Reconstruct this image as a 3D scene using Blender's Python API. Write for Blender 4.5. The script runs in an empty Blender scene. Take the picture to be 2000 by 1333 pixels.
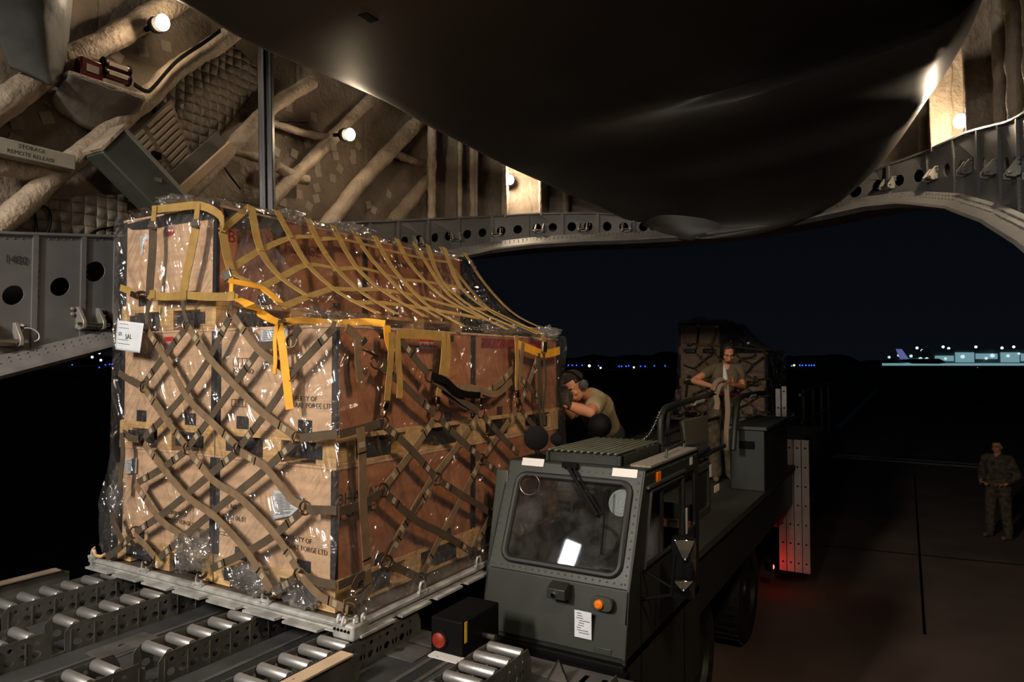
import bpy, bmesh, math, random
from mathutils import Vector, Matrix, noise
from mathutils.geometry import tessellate_polygon
random.seed(7)
SC = bpy.context.scene
COL = SC.collection
def rad(a): return math.radians(a)

# ------------------------------------------------------------------ camera, sky, exposure, large lights
CAMZ = 3.1
cam_d = bpy.data.cameras.new('camera'); cam = bpy.data.objects.new('camera', cam_d); COL.objects.link(cam)
cam_d.sensor_width = 36.0; cam_d.lens = 24.0; cam_d.clip_start = 0.05; cam_d.clip_end = 3000
cam.location = (0, 0, CAMZ); cam.rotation_euler = (rad(90 + 1.78), 0, rad(30.3))
SC.camera = cam
SC.view_settings.view_transform = 'Standard'; SC.view_settings.look = 'None'
SC.view_settings.exposure = 0.0; SC.view_settings.gamma = 1.0; SC.view_settings.use_curve_mapping = False
SC.cycles.max_bounces = 8; SC.cycles.transparent_max_bounces = 24; SC.cycles.diffuse_bounces = 3
SC.cycles.sample_clamp_indirect = 4.0; SC.cycles.use_denoising = True
SC.cycles.caustics_reflective = False; SC.cycles.caustics_refractive = False

world = bpy.data.worlds.new('night_sky'); SC.world = world; world.use_nodes = True
wn = world.node_tree.nodes; wl = world.node_tree.links
bg = wn['Background']; tc = wn.new('ShaderNodeTexCoord'); sx = wn.new('ShaderNodeSeparateXYZ'); cr = wn.new('ShaderNodeValToRGB')
wl.new(tc.outputs['Generated'], sx.inputs[0]); wl.new(sx.outputs['Z'], cr.inputs[0]); wl.new(cr.outputs[0], bg.inputs[0])
cr.color_ramp.elements[0].position = 0.0; cr.color_ramp.elements[0].color = (0.0028, 0.0036, 0.0052, 1)
cr.color_ramp.elements[1].position = 0.35; cr.color_ramp.elements[1].color = (0.0009, 0.0017, 0.0036, 1)
bg.inputs[1].default_value = 1.0

def area(name, loc, target, sx_, sy_, power, col, spread=180):
    d = bpy.data.lights.new(name, 'AREA'); d.shape = 'RECTANGLE'; d.size = sx_; d.size_y = sy_; d.energy = power; d.color = col
    o = bpy.data.objects.new(name, d); COL.objects.link(o); o.location = loc
    d.spread = rad(spread)
    o.rotation_euler = (Vector(target) - Vector(loc)).to_track_quat('-Z', 'Y').to_euler()
    return o
# cargo bay ceiling lights (forward of the ramp, above and behind the photographer)
area('cargo_bay_light', (-2.9, -3.4, 5.70), (-2.9, 1.0, 2.2), 0.5, 1.2, 260, (1.0, 0.90, 0.79), 130)
area('cargo_bay_light', (-1.0, -3.6, 5.70), (-2.0, 1.0, 2.2), 0.5, 1.2, 62, (1.0, 0.90, 0.79), 130)
# warm sidewall light on the other side of the bay
area('bay_wall_light', (0.50, 1.3, 5.0), (-2.4, 4.1, 2.9), 0.25, 0.5, 27, (1.0, 0.77, 0.56), 80)
# sidewall strip light of the bay, seen reflected in the loader's windscreen
area('bay_sidewall_light', (-3.92, -0.75, 4.30), (-1.9, 3.5, 2.1), 0.2, 0.6, 9, (0.9, 0.97, 1.0), 140)

# ------------------------------------------------------------------ photogrammetry helpers
CM = cam.rotation_euler.to_matrix()
FPX = 2000 * 24 / 36.0
def ray(px, py): return CM @ Vector(((px - 1000) / FPX, (666.5 - py) / FPX, -1.0))
CO = Vector((0, 0, CAMZ))
def onX(px, py, X): d = ray(px, py); return CO + d * (X / d.x)
def onY(px, py, Y): d = ray(px, py); return CO + d * (Y / d.y)
def onZ(px, py, Z): d = ray(px, py); return CO + d * ((Z - CAMZ) / d.z)
def onP(px, py, p, n):
    d = ray(px, py); n = Vector(n); return CO + d * ((Vector(p) - CO).dot(n) / d.dot(n))
def atd(px, py, dist): return CO + ray(px, py) * dist

# ------------------------------------------------------------------ objects
def tag(o, label=None, cat=None, group=None, kind=None):
    if label: o['label'] = label
    if cat: o['category'] = cat
    if group: o['group'] = group
    if kind: o['kind'] = kind
    return o
def root(name, loc, label=None, cat=None, group=None, kind=None):
    o = bpy.data.objects.new(name, None); COL.objects.link(o); o.location = loc; o.empty_display_size = 0.2
    return tag(o, label, cat, group, kind)
def worg(o):
    v = Vector((0, 0, 0))
    while o is not None: v += o.location; o = o.parent
    return v
def dup(src, loc=None, rotz=None):
    def cp(o, par):
        c = o.copy(); COL.objects.link(c)
        if par is not None: c.parent = par
        for ch in o.children: cp(ch, c)
        return c
    c = cp(src, None)
    if loc is not None: c.location = loc
    if rotz is not None: c.rotation_euler = (0, 0, rotz)
    return c

def smooth_path(pts, n=5):
    P = [Vector(p) for p in pts]
    if len(P) < 3 or n < 2: return P
    out = []
    for i in range(len(P) - 1):
        p0 = P[i - 1] if i else P[0] * 2 - P[1]; p1 = P[i]; p2 = P[i + 1]
        p3 = P[i + 2] if i + 2 < len(P) else P[-1] * 2 - P[-2]
        for k in range(n):
            t = k / n
            out.append(0.5 * ((2 * p1) + (p2 - p0) * t + (2 * p0 - 5 * p1 + 4 * p2 - p3) * t * t + (3 * p1 - p0 - 3 * p2 + p3) * t ** 3))
    out.append(P[-1]); return out
def basis(axis):
    a = Vector(axis).normalized(); u = a.orthogonal().normalized(); return u, a.cross(u), a

class MB:
    def __init__(s): s.v = []; s.f = []; s.mi = []; s.cur = 0
    def mat(s, i): s.cur = i; return s
    def add(s, vs, fs):
        o = len(s.v); s.v += [Vector(v) for v in vs]
        for f in fs: s.f.append([i + o for i in f]); s.mi.append(s.cur)
        return s
    def box(s, c, size, rot=None, taper=None):
        hx, hy, hz = size[0] / 2, size[1] / 2, size[2] / 2; c = Vector(c)
        vs = [Vector((x * hx, y * hy, z * hz)) for z in (-1, 1) for y in (-1, 1) for x in (-1, 1)]
        if taper:
            for v in vs[4:]: v.x *= taper[0]; v.y *= taper[1]
        if rot is not None: vs = [rot @ v for v in vs]
        return s.add([c + v for v in vs], [(0, 2, 3, 1), (4, 5, 7, 6), (0, 1, 5, 4), (2, 6, 7, 3), (0, 4, 6, 2), (1, 3, 7, 5)])
    def span(s, a, b): return s.box(((a[0] + b[0]) / 2, (a[1] + b[1]) / 2, (a[2] + b[2]) / 2), (abs(b[0] - a[0]), abs(b[1] - a[1]), abs(b[2] - a[2])))
    def bar(s, a, b, w, h, up=(0, 0, 1)):
        a = Vector(a); b = Vector(b); d = b - a; L = d.length; d.normalize(); up = Vector(up)
        sd = d.cross(up)
        if sd.length < 1e-4: sd = d.orthogonal()
        sd.normalize(); u2 = sd.cross(d); rot = Matrix((sd, d, u2)).transposed()
        return s.box((a + b) / 2, (w, L, h), rot)
    def tube(s, pts, r, n=10, sm=0, caps=True, closed=False):
        P = smooth_path(pts, sm) if sm else [Vector(p) for p in pts]
        m = len(P)
        if isinstance(r, (int, float)): R = [r] * m
        else:
            R = []
            for i in range(m):
                t = i / (m - 1) * (len(r) - 1); k = min(int(t), len(r) - 2); R.append(r[k] + (r[k + 1] - r[k]) * (t - k))
        vs = []; u = None
        for i in range(m):
            if closed: t = P[(i + 1) % m] - P[i - 1]
            else: t = P[min(i + 1, m - 1)] - P[max(i - 1, 0)]
            t.normalize()
            u = t.orthogonal().normalized() if u is None else (u - t * u.dot(t)).normalized()
            w = t.cross(u)
            for k in range(n):
                a = 2 * math.pi * k / n; vs.append(P[i] + (u * math.cos(a) + w * math.sin(a)) * R[i])
        fs = []
        for i in range(m if closed else m - 1):
            j = (i + 1) % m
            for k in range(n): k2 = (k + 1) % n; fs.append((i * n + k, i * n + k2, j * n + k2, j * n + k))
        if caps and not closed: fs.append(tuple(range(n - 1, -1, -1))); fs.append(tuple((m - 1) * n + k for k in range(n)))
        return s.add(vs, fs)
    def cyl(s, a, b, r, n=16): return s.tube([a, b], r, n)
    def torus(s, c, axis, R, r, n=22, k=8):
        u, w, a = basis(axis); c = Vector(c)
        return s.tube([c + (u * math.cos(2 * math.pi * i / n) + w * math.sin(2 * math.pi * i / n)) * R for i in range(n)], r, k, closed=True)
    def lathe(s, prof, c, axis=(0, 0, 1), n=24):
        u, w, a = basis(axis); c = Vector(c); vs = []; fs = []
        for (r, h) in prof:
            for k in range(n): t = 2 * math.pi * k / n; vs.append(c + a * h + (u * math.cos(t) + w * math.sin(t)) * max(r, 1e-4))
        for i in range(len(prof) - 1):
            for k in range(n): k2 = (k + 1) % n; fs.append((i * n + k, i * n + k2, (i + 1) * n + k2, (i + 1) * n + k))
        fs.append(tuple(range(n - 1, -1, -1))); fs.append(tuple((len(prof) - 1) * n + k for k in range(n)))
        return s.add(vs, fs)
    def ball(s, c, r, n=16, sc=(1, 1, 1), rot=None):
        vs = []; fs = []; m = n // 2; c = Vector(c)
        for i in range(m + 1):
            th = math.pi * i / m
            for k in range(n):
                ph = 2 * math.pi * k / n
                v = Vector((math.sin(th) * math.cos(ph) * r * sc[0], math.sin(th) * math.sin(ph) * r * sc[1], math.cos(th) * r * sc[2]))
                vs.append(c + (rot @ v if rot is not None else v))
        for i in range(m):
            for k in range(n): k2 = (k + 1) % n; fs.append((i * n + k, (i + 1) * n + k, (i + 1) * n + k2, i * n + k2))
        return s.add(vs, fs)
    def ribbon(s, pts, nrm, w, t=0.004, sm=5):
        P = smooth_path(pts, sm) if sm else [Vector(p) for p in pts]; m = len(P); vs = []; fs = []
        for i in range(m):
            d = (P[min(i + 1, m - 1)] - P[max(i - 1, 0)])
            if d.length < 1e-7: d = Vector((1, 0, 0))
            d.normalize(); nn = nrm(i / max(m - 1, 1)) if callable(nrm) else Vector(nrm)
            sd = d.cross(nn)
            if sd.length < 1e-5: sd = d.orthogonal()
            sd.normalize(); n2 = sd.cross(d).normalized()
            for (a, b) in ((-1, -1), (1, -1), (1, 1), (-1, 1)): vs.append(P[i] + sd * (a * w / 2) + n2 * (b * t / 2))
        for i in range(m - 1):
            for k in range(4): k2 = (k + 1) % 4; fs.append((i * 4 + k, i * 4 + k2, (i + 1) * 4 + k2, (i + 1) * 4 + k))
        fs.append((3, 2, 1, 0)); fs.append(tuple((m - 1) * 4 + k for k in range(4)))
        return s.add(vs, fs)
    def prism(s, poly, ext):
        n = len(poly); P = [Vector(p) for p in poly]; e = Vector(ext)
        fs = [tuple(range(n - 1, -1, -1)), tuple(range(n, 2 * n))] + [(i, (i + 1) % n, n + (i + 1) % n, n + i) for i in range(n)]
        return s.add(P + [p + e for p in P], fs)
    def plate(s, loops, to3, ext):
        """outline loop + hole loops in 2D, mapped to 3D by to3, given thickness by ext"""
        L = [[Vector((p[0], p[1], 0)) for p in lp] for lp in loops]
        tris = tessellate_polygon(L); flat = [p for lp in L for p in lp]; N = len(flat); e = Vector(ext)
        A = [to3(p.x, p.y) for p in flat]; vs = A + [a + e for a in A]
        fs = [t for t in tris] + [(t[2] + N, t[1] + N, t[0] + N) for t in tris]
        o = 0
        for lp in L:
            n = len(lp)
            for i in range(n): a, b = o + i, o + (i + 1) % n; fs.append((a, b, b + N, a + N))
            o += n
        return s.add(vs, fs)
    def grid(s, fn, nu, nv):
        vs = [fn(i / nu, j / nv) for i in range(nu + 1) for j in range(nv + 1)]
        fs = [(i * (nv + 1) + j, (i + 1) * (nv + 1) + j, (i + 1) * (nv + 1) + j + 1, i * (nv + 1) + j + 1) for i in range(nu) for j in range(nv)]
        return s.add(vs, fs)
    def build(s, name, mats, parent=None, smooth=True, bevel=0, label=None, org=None, ang=35, solid=0):
        me = bpy.data.meshes.new(name)
        o0 = worg(parent) if parent is not None else (Vector(org) if org is not None else Vector((0, 0, 0)))
        me.from_pydata([v - o0 for v in s.v], [], s.f)
        mats = mats if isinstance(mats, (list, tuple)) else [mats]
        for m in mats: me.materials.append(m)
        if len(mats) > 1: me.polygons.foreach_set('material_index', s.mi)
        bm = bmesh.new(); bm.from_mesh(me); bmesh.ops.recalc_face_normals(bm, faces=bm.faces); bm.to_mesh(me); bm.free()
        if smooth:
            me.shade_smooth(); me.set_sharp_from_angle(angle=rad(ang))
        o = bpy.data.objects.new(name, me); COL.objects.link(o)
        if parent is not None: o.parent = parent
        elif org is not None: o.location = o0
        if solid:
            md = o.modifiers.new('thick', 'SOLIDIFY'); md.thickness = solid; md.offset = 0
        if bevel:
            md = o.modifiers.new('bev', 'BEVEL'); md.width = bevel; md.segments = 2; md.limit_method = 'ANGLE'; md.angle_limit = rad(50)
        if label: o['label'] = label
        return o

def circ(cx, cy, r, n=16, ry=None): return [(cx + r * math.cos(2 * math.pi * i / n), cy + (ry or r) * math.sin(2 * math.pi * i / n)) for i in range(n)]
def rrect(x0, y0, x1, y1, r, n=4):
    out = []
    for (cx, cy, a0) in ((x1 - r, y1 - r, 0), (x0 + r, y1 - r, 90), (x0 + r, y0 + r, 180), (x1 - r, y0 + r, 270)):
        for k in range(n + 1): a = rad(a0 + 90 * k / n); out.append((cx + r * math.cos(a), cy + r * math.sin(a)))
    return out

def text(s, name, size, loc, xdir, updir, mat, parent, width=None, bold=0.0, label=None, align='LEFT', lift=0.0015):
    cu = bpy.data.curves.new(name, 'FONT'); cu.body = s; cu.size = size; cu.extrude = 0.0003; cu.resolution_u = 2; cu.offset = bold
    cu.align_x = align
    tmp = bpy.data.objects.new('tmp', cu); me = bpy.data.meshes.new_from_object(tmp)
    x = Vector(xdir).normalized(); y = Vector(updir); y = (y - x * y.dot(x)).normalized(); n = x.cross(y)
    k = 1.0
    if width and len(me.vertices):
        xs = [v.co.x for v in me.vertices]; k = width / max(max(xs) - min(xs), 1e-6)
    o0 = worg(parent) if parent is not None else Vector((0, 0, 0)); L = Vector(loc)
    for v in me.vertices:
        c = v.co.copy(); v.co = L + x * (c.x * k) + y * c.y + n * (c.z + lift) - o0
    me.materials.clear(); me.materials.append(mat); me.name = name
    o = bpy.data.objects.new(name, me); COL.objects.link(o); bpy.data.objects.remove(tmp); bpy.data.curves.remove(cu)
    if parent is not None: o.parent = parent
    if label: o['label'] = label
    return o

# ------------------------------------------------------------------ materials
def lin(c): return tuple((x / 255 / 12.92 if x / 255 <= 0.04045 else ((x / 255 + 0.055) / 1.055) ** 2.4) for x in c) + (1,)
def newmat(name):
    m = bpy.data.materials.new(name); m.use_nodes = True; nt = m.node_tree
    return m, nt, nt.nodes['Principled BSDF']
def nd(nt, t, **kw):
    n = nt.nodes.new(t)
    for k, v in kw.items(): setattr(n, k, v)
    return n
def coords(nt, scale=(1, 1, 1), rot=(0, 0, 0)):
    tc = nd(nt, 'ShaderNodeTexCoord'); mp = nd(nt, 'ShaderNodeMapping'); mp.inputs['Scale'].default_value = scale; mp.inputs['Rotation'].default_value = rot
    nt.links.new(tc.outputs['Object'], mp.inputs[0]); return mp.outputs[0]
def M(name, col, rough=0.6, metal=0.0, var=0.15, vs=6.0, vscale=(1, 1, 1), bump=0.0, bs=60.0, bscale=(1, 1, 1), spec=0.5, col2=None, detail=4, coat=0.0):
    m, nt, b = newmat(name); c = lin(col)
    b.inputs['Roughness'].default_value = rough; b.inputs['Metallic'].default_value = metal
    b.inputs['Specular IOR Level'].default_value = spec; b.inputs['Coat Weight'].default_value = coat
    if var or col2:
        ns = nd(nt, 'ShaderNodeTexNoise'); ns.inputs['Scale'].default_value = vs; ns.inputs['Detail'].default_value = detail
        nt.links.new(coords(nt, vscale), ns.inputs['Vector'])
        rp = nd(nt, 'ShaderNodeValToRGB'); nt.links.new(ns.outputs['Fac'], rp.inputs[0])
        c2 = lin(col2) if col2 else tuple(min(x * (1 + var), 1) for x in c[:3]) + (1,)
        c1 = c if col2 else tuple(x * (1 - var) for x in c[:3]) + (1,)
        rp.color_ramp.elements[0].position = 0.35; rp.color_ramp.elements[0].color = c1
        rp.color_ramp.elements[1].position = 0.65; rp.color_ramp.elements[1].color = c2
        nt.links.new(rp.outputs[0], b.inputs['Base Color'])
        mr = nd(nt, 'ShaderNodeMapRange'); mr.inputs[3].default_value = max(rough - 0.08, 0.02); mr.inputs[4].default_value = min(rough + 0.08, 1)
        nt.links.new(ns.outputs['Fac'], mr.inputs[0]); nt.links.new(mr.outputs[0], b.inputs['Roughness'])
    else: b.inputs['Base Color'].default_value = c
    if bump:
        n2 = nd(nt, 'ShaderNodeTexNoise'); n2.inputs['Scale'].default_value = bs; n2.inputs['Detail'].default_value = 5
        nt.links.new(coords(nt, bscale), n2.inputs['Vector'])
        bp = nd(nt, 'ShaderNodeBump'); bp.inputs['Strength'].default_value = bump; bp.inputs['Distance'].default_value = 0.02
        nt.links.new(n2.outputs['Fac'], bp.inputs['Height']); nt.links.new(bp.outputs[0], b.inputs['Normal'])
    return m
def EM(name, col, strength):
    m, nt, b = newmat(name); b.inputs['Base Color'].default_value = (0, 0, 0, 1)
    b.inputs['Emission Color'].default_value = lin(col); b.inputs['Emission Strength'].default_value = strength; return m
def quilt(name, col, py, pz, bump, var=0.2, line=0.6):
    """padded insulation blanket: stitched grid with puffy cells and crinkles"""
    m = M(name, col, rough=0.55, var=var, vs=3.0, spec=0.35); nt = m.node_tree; b = nt.nodes['Principled BSDF']
    tc = nd(nt, 'ShaderNodeTexCoord'); sp = nd(nt, 'ShaderNodeSeparateXYZ')
    nz = nd(nt, 'ShaderNodeTexNoise'); nz.inputs['Scale'].default_value = 4; mixv = nd(nt, 'ShaderNodeVectorMath', operation='MULTIPLY_ADD')
    nt.links.new(tc.outputs['Object'], nz.inputs['Vector']); nt.links.new(nz.outputs['Color'], mixv.inputs[0]); mixv.inputs[1].default_value = (0.05,) * 3
    nt.links.new(tc.outputs['Object'], mixv.inputs[2]); nt.links.new(mixv.outputs[0], sp.inputs[0])
    hs = []
    for ax, per in (('Y', py), ('Z', pz)):
        mu = nd(nt, 'ShaderNodeMath', operation='MULTIPLY'); mu.inputs[1].default_value = math.pi / per; nt.links.new(sp.outputs[ax], mu.inputs[0])
        si = nd(nt, 'ShaderNodeMath', operation='SINE'); nt.links.new(mu.outputs[0], si.inputs[0])
        ab = nd(nt, 'ShaderNodeMath', operation='ABSOLUTE'); nt.links.new(si.outputs[0], ab.inputs[0])
        pw = nd(nt, 'ShaderNodeMath', operation='POWER'); pw.inputs[1].default_value = 0.45; nt.links.new(ab.outputs[0], pw.inputs[0]); hs.append(pw)
    ml = nd(nt, 'ShaderNodeMath', operation='MULTIPLY'); nt.links.new(hs[0].outputs[0], ml.inputs[0]); nt.links.new(hs[1].outputs[0], ml.inputs[1])
    n2 = nd(nt, 'ShaderNodeTexNoise'); n2.inputs['Scale'].default_value = 22; n2.inputs['Detail'].default_value = 4; nt.links.new(tc.outputs['Object'], n2.inputs['Vector'])
    ad = nd(nt, 'ShaderNodeMath', operation='MULTIPLY_ADD'); ad.inputs[1].default_value = 0.5; nt.links.new(n2.outputs['Fac'], ad.inputs[0]); nt.links.new(ml.outputs[0], ad.inputs[2])
    bp = nd(nt, 'ShaderNodeBump'); bp.inputs['Strength'].default_value = bump; bp.inputs['Distance'].default_value = 0.03
    nt.links.new(ad.outputs[0], bp.inputs['Height']); nt.links.new(bp.outputs[0], b.inputs['Normal'])
    return m
def film(name, gl=0.12, haze=0.025, bumps=1.0, scale=13.0, stretch=(1, 1, 0.30), fold=0.05):
    """clear crinkled plastic sheet: see-through, glossy, slightly milky, milkier along its folds"""
    m = bpy.data.materials.new(name); m.use_nodes = True; nt = m.node_tree; nt.nodes.clear()
    out = nd(nt, 'ShaderNodeOutputMaterial'); tr = nd(nt, 'ShaderNodeBsdfTransparent'); gl_ = nd(nt, 'ShaderNodeBsdfGlossy'); df = nd(nt, 'ShaderNodeBsdfDiffuse')
    tr.inputs[0].default_value = (0.94, 0.94, 0.93, 1); gl_.inputs['Roughness'].default_value = 0.09; df.inputs[0].default_value = (0.85, 0.82, 0.80, 1)
    # folds run in long straight creases whose direction wanders over the sheet
    tc = nd(nt, 'ShaderNodeTexCoord'); sp = nd(nt, 'ShaderNodeSeparateXYZ'); nt.links.new(tc.outputs['Object'], sp.inputs[0])
    uu = nd(nt, 'ShaderNodeMath', operation='ADD'); nt.links.new(sp.outputs['X'], uu.inputs[0]); nt.links.new(sp.outputs['Y'], uu.inputs[1])
    uv = nd(nt, 'ShaderNodeCombineXYZ'); nt.links.new(uu.outputs[0], uv.inputs[0]); nt.links.new(sp.outputs['Z'], uv.inputs[1])
    wn0 = nd(nt, 'ShaderNodeTexNoise'); wn0.inputs['Scale'].default_value = 1.7; nt.links.new(uv.outputs[0], wn0.inputs['Vector'])
    wv = nd(nt, 'ShaderNodeVectorMath', operation='MULTIPLY_ADD'); wv.inputs[1].default_value = (0.22, 0.22, 0); nt.links.new(wn0.outputs['Color'], wv.inputs[0]); nt.links.new(uv.outputs[0], wv.inputs[2])
    hs = []
    for k, (ang, sa, sb) in enumerate(((38, 1.0, 0.10), (-24, 0.8, 0.08), (72, 0.9, 0.12))):
        mp = nd(nt, 'ShaderNodeMapping'); mp.vector_type = 'TEXTURE' if False else 'POINT'; mp.inputs['Rotation'].default_value = (0, 0, rad(ang)); mp.inputs['Scale'].default_value = (1, 1, 1)
        m3 = nd(nt, 'ShaderNodeMapping'); m3.inputs['Scale'].default_value = (scale * sa, scale * sb, 1); m3.inputs['Location'].default_value = (k * 7.3, k * 3.1, 0)
        nt.links.new(wv.outputs[0], mp.inputs[0]); nt.links.new(mp.outputs[0], m3.inputs[0])
        nn = nd(nt, 'ShaderNodeTexNoise'); nn.inputs['Scale'].default_value = 1.0; nn.inputs['Detail'].default_value = 2.5; nn.inputs['Roughness'].default_value = 0.55; nt.links.new(m3.outputs[0], nn.inputs['Vector']); hs.append(nn)
    k1 = nd(nt, 'ShaderNodeTexNoise'); k1.inputs['Scale'].default_value = 2.6; k1.inputs['Detail'].default_value = 1; nt.links.new(uv.outputs[0], k1.inputs['Vector'])
    def sel(lo, hi):
        r = nd(nt, 'ShaderNodeMapRange'); r.inputs[1].default_value = lo; r.inputs[2].default_value = hi; nt.links.new(k1.outputs['Fac'], r.inputs[0]); return r
    f1, f2 = sel(0.42, 0.48), sel(0.54, 0.60)
    x1 = nd(nt, 'ShaderNodeMix'); nt.links.new(f1.outputs[0], x1.inputs[0]); nt.links.new(hs[0].outputs['Fac'], x1.inputs[2]); nt.links.new(hs[1].outputs['Fac'], x1.inputs[3])
    x2 = nd(nt, 'ShaderNodeMix'); nt.links.new(f2.outputs[0], x2.inputs[0]); nt.links.new(x1.outputs[0], x2.inputs[2]); nt.links.new(hs[2].outputs['Fac'], x2.inputs[3])
    n2 = nd(nt, 'ShaderNodeTexVoronoi', feature='DISTANCE_TO_EDGE'); n2.inputs['Scale'].default_value = scale * 0.5; nt.links.new(wv.outputs[0], n2.inputs['Vector'])
    n5 = nd(nt, 'ShaderNodeTexNoise'); n5.inputs['Scale'].default_value = 5; n5.inputs['Detail'].default_value = 1; nt.links.new(uv.outputs[0], n5.inputs['Vector'])
    ad = nd(nt, 'ShaderNodeMath', operation='MULTIPLY_ADD'); ad.inputs[1].default_value = 0.8; nt.links.new(n5.outputs['Fac'], ad.inputs[0]); nt.links.new(x2.outputs[0], ad.inputs[2])
    bp = nd(nt, 'ShaderNodeBump'); bp.inputs['Strength'].default_value = bumps; bp.inputs['Distance'].default_value = 0.13; nt.links.new(ad.outputs[0], bp.inputs['Height'])
    nt.links.new(bp.outputs[0], gl_.inputs['Normal'])
    lw = nd(nt, 'ShaderNodeLayerWeight'); lw.inputs['Blend'].default_value = 0.25; nt.links.new(bp.outputs[0], lw.inputs['Normal'])
    mr = nd(nt, 'ShaderNodeMapRange'); mr.inputs[3].default_value = gl; mr.inputs[4].default_value = 0.45; nt.links.new(lw.outputs['Facing'], mr.inputs[0])
    # folds: thin bright creases where the sheet doubles up
    rp = nd(nt, 'ShaderNodeValToRGB'); rp.color_ramp.elements[0].position = 0.30; rp.color_ramp.elements[0].color = (fold,) * 3 + (1,)
    rp.color_ramp.elements[1].position = 0.36; rp.color_ramp.elements[1].color = (haze,) * 3 + (1,)
    nt.links.new(x2.outputs[0], rp.inputs[0])
    n3 = nd(nt, 'ShaderNodeTexNoise'); n3.inputs['Scale'].default_value = 2.2; nt.links.new(coords(nt), n3.inputs['Vector'])
    r3 = nd(nt, 'ShaderNodeMapRange'); r3.inputs[1].default_value = 0.4; r3.inputs[2].default_value = 0.65; r3.inputs[3].default_value = 0.45; r3.inputs[4].default_value = 1.5; nt.links.new(n3.outputs['Fac'], r3.inputs[0])
    mm = nd(nt, 'ShaderNodeMath', operation='MULTIPLY', use_clamp=True); nt.links.new(rp.outputs[0], mm.inputs[0]); nt.links.new(r3.outputs[0], mm.inputs[1])
    m1 = nd(nt, 'ShaderNodeMixShader'); nt.links.new(mm.outputs[0], m1.inputs[0]); nt.links.new(tr.outputs[0], m1.inputs[1]); nt.links.new(df.outputs[0], m1.inputs[2])
    m2 = nd(nt, 'ShaderNodeMixShader'); nt.links.new(mr.outputs[0], m2.inputs[0]); nt.links.new(m1.outputs[0], m2.inputs[1]); nt.links.new(gl_.outputs[0], m2.inputs[2])
    nt.links.new(m2.outputs[0], out.inputs[0]); return m

MAT = {}
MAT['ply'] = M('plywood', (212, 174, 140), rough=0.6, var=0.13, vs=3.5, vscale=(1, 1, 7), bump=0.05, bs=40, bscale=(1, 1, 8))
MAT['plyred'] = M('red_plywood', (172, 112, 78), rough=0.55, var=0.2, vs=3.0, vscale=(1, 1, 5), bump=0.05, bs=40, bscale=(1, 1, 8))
MAT['pine'] = M('pine_lumber', (205, 166, 112), rough=0.65, var=0.18, vs=9, vscale=(1, 1, 9), bump=0.08, bs=60)
MAT['tape'] = M('black_tape', (38, 38, 44), rough=0.35, var=0.2, vs=20)
MAT['dark_void'] = M('dark_cavity', (14, 13, 13), rough=0.9, var=0)
MAT['ink'] = M('stencil_ink', (66, 46, 34), rough=0.8, var=0.3, vs=40)
MAT['inkred'] = M('red_stencil_ink', (120, 36, 28), rough=0.8, var=0.3, vs=40)
MAT['red'] = M('red_sticker', (205, 42, 38), rough=0.4, var=0.05)
MAT['white'] = M('white_sticker', (198, 197, 194), rough=0.45, var=0.04)
MAT['paper'] = M('paper', (206, 210, 216), rough=0.5, var=0.05, vs=12, bump=0.1, bs=14)
MAT['print'] = M('black_print', (40, 40, 44), rough=0.7, var=0)
MAT['olive'] = M('olive_webbing', (112, 91, 66), rough=0.8, var=0.16, vs=14, bump=0.25, bs=260)
MAT['olive_dark'] = M('dark_olive_webbing', (72, 59, 43), rough=0.8, var=0.18, vs=14, bump=0.25, bs=260)
MAT['yellow'] = M('faded_yellow_webbing', (150, 119, 60), rough=0.75, var=0.16, vs=14, bump=0.25, bs=260)
MAT['bright'] = M('bright_yellow_webbing', (220, 156, 36), rough=0.7, var=0.1, vs=14, bump=0.2, bs=260)
MAT['steel'] = M('buckle_steel', (170, 165, 155), rough=0.32, metal=1.0, var=0.12)
MAT['bronze'] = M('worn_ring_steel', (124, 104, 82), rough=0.3, metal=1.0, var=0.2, vs=30)
MAT['alu'] = M('pallet_aluminium', (158, 158, 154), rough=0.5, metal=0.25, var=0.3, vs=12, bump=0.06, bs=30)
MAT['paldeck'] = M('worn_pallet_deck', (84, 76, 68), rough=0.6, metal=0.3, var=0.25, vs=8)
MAT['track'] = M('roller_track_grey', (92, 91, 84), rough=0.5, metal=0.4, var=0.2, vs=9, bump=0.04)
MAT['roller'] = M('polished_roller', (200, 199, 196), rough=0.36, metal=0.85, var=0.1, vs=40, vscale=(20, 1, 1))
MAT['floor'] = M('antiskid_floor', (44, 44, 44), rough=0.75, var=0.35, vs=5, bump=0.3, bs=300, detail=8)
MAT['floormetal'] = M('floor_metal', (96, 95, 92), rough=0.5, metal=0.5, var=0.2, vs=10)
MAT['sill'] = M('grey_airframe', (92, 92, 92), rough=0.5, var=0.12, vs=4, bump=0.03)
MAT['sillframe'] = M('airframe_lip', (104, 102, 100), rough=0.5, var=0.15, vs=8)
MAT['wall'] = quilt('insulation_blanket', (118, 106, 92), 0.9, 0.9, 0.9, var=0.25)
MAT['wallgrid'] = quilt('stitched_blanket', (100, 92, 82), 0.075, 0.075, 0.8)
MAT['wrap'] = M('frame_wrap', (156, 140, 120), rough=0.6, var=0.22, vs=6, bump=1.0, bs=24, bscale=(1, 1.0, 1.0))
MAT['patch'] = M('tape_patch', (150, 138, 122), rough=0.5, var=0.15)
MAT['door'] = M('cargo_door_paint', (48, 45, 42), rough=0.5, var=0.08, vs=2, bump=0.02, bs=3, spec=0.6)
MAT['green'] = M('olive_drab_paint', (30, 34, 28), rough=0.5, var=0.12, vs=5, bump=0.03, bs=120)
MAT['greenlite'] = M('worn_olive_paint', (50, 54, 46), rough=0.5, var=0.15, vs=5)
MAT['black'] = M('black_paint', (6, 6, 6), rough=0.7, spec=0.12, var=0.2)
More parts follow.
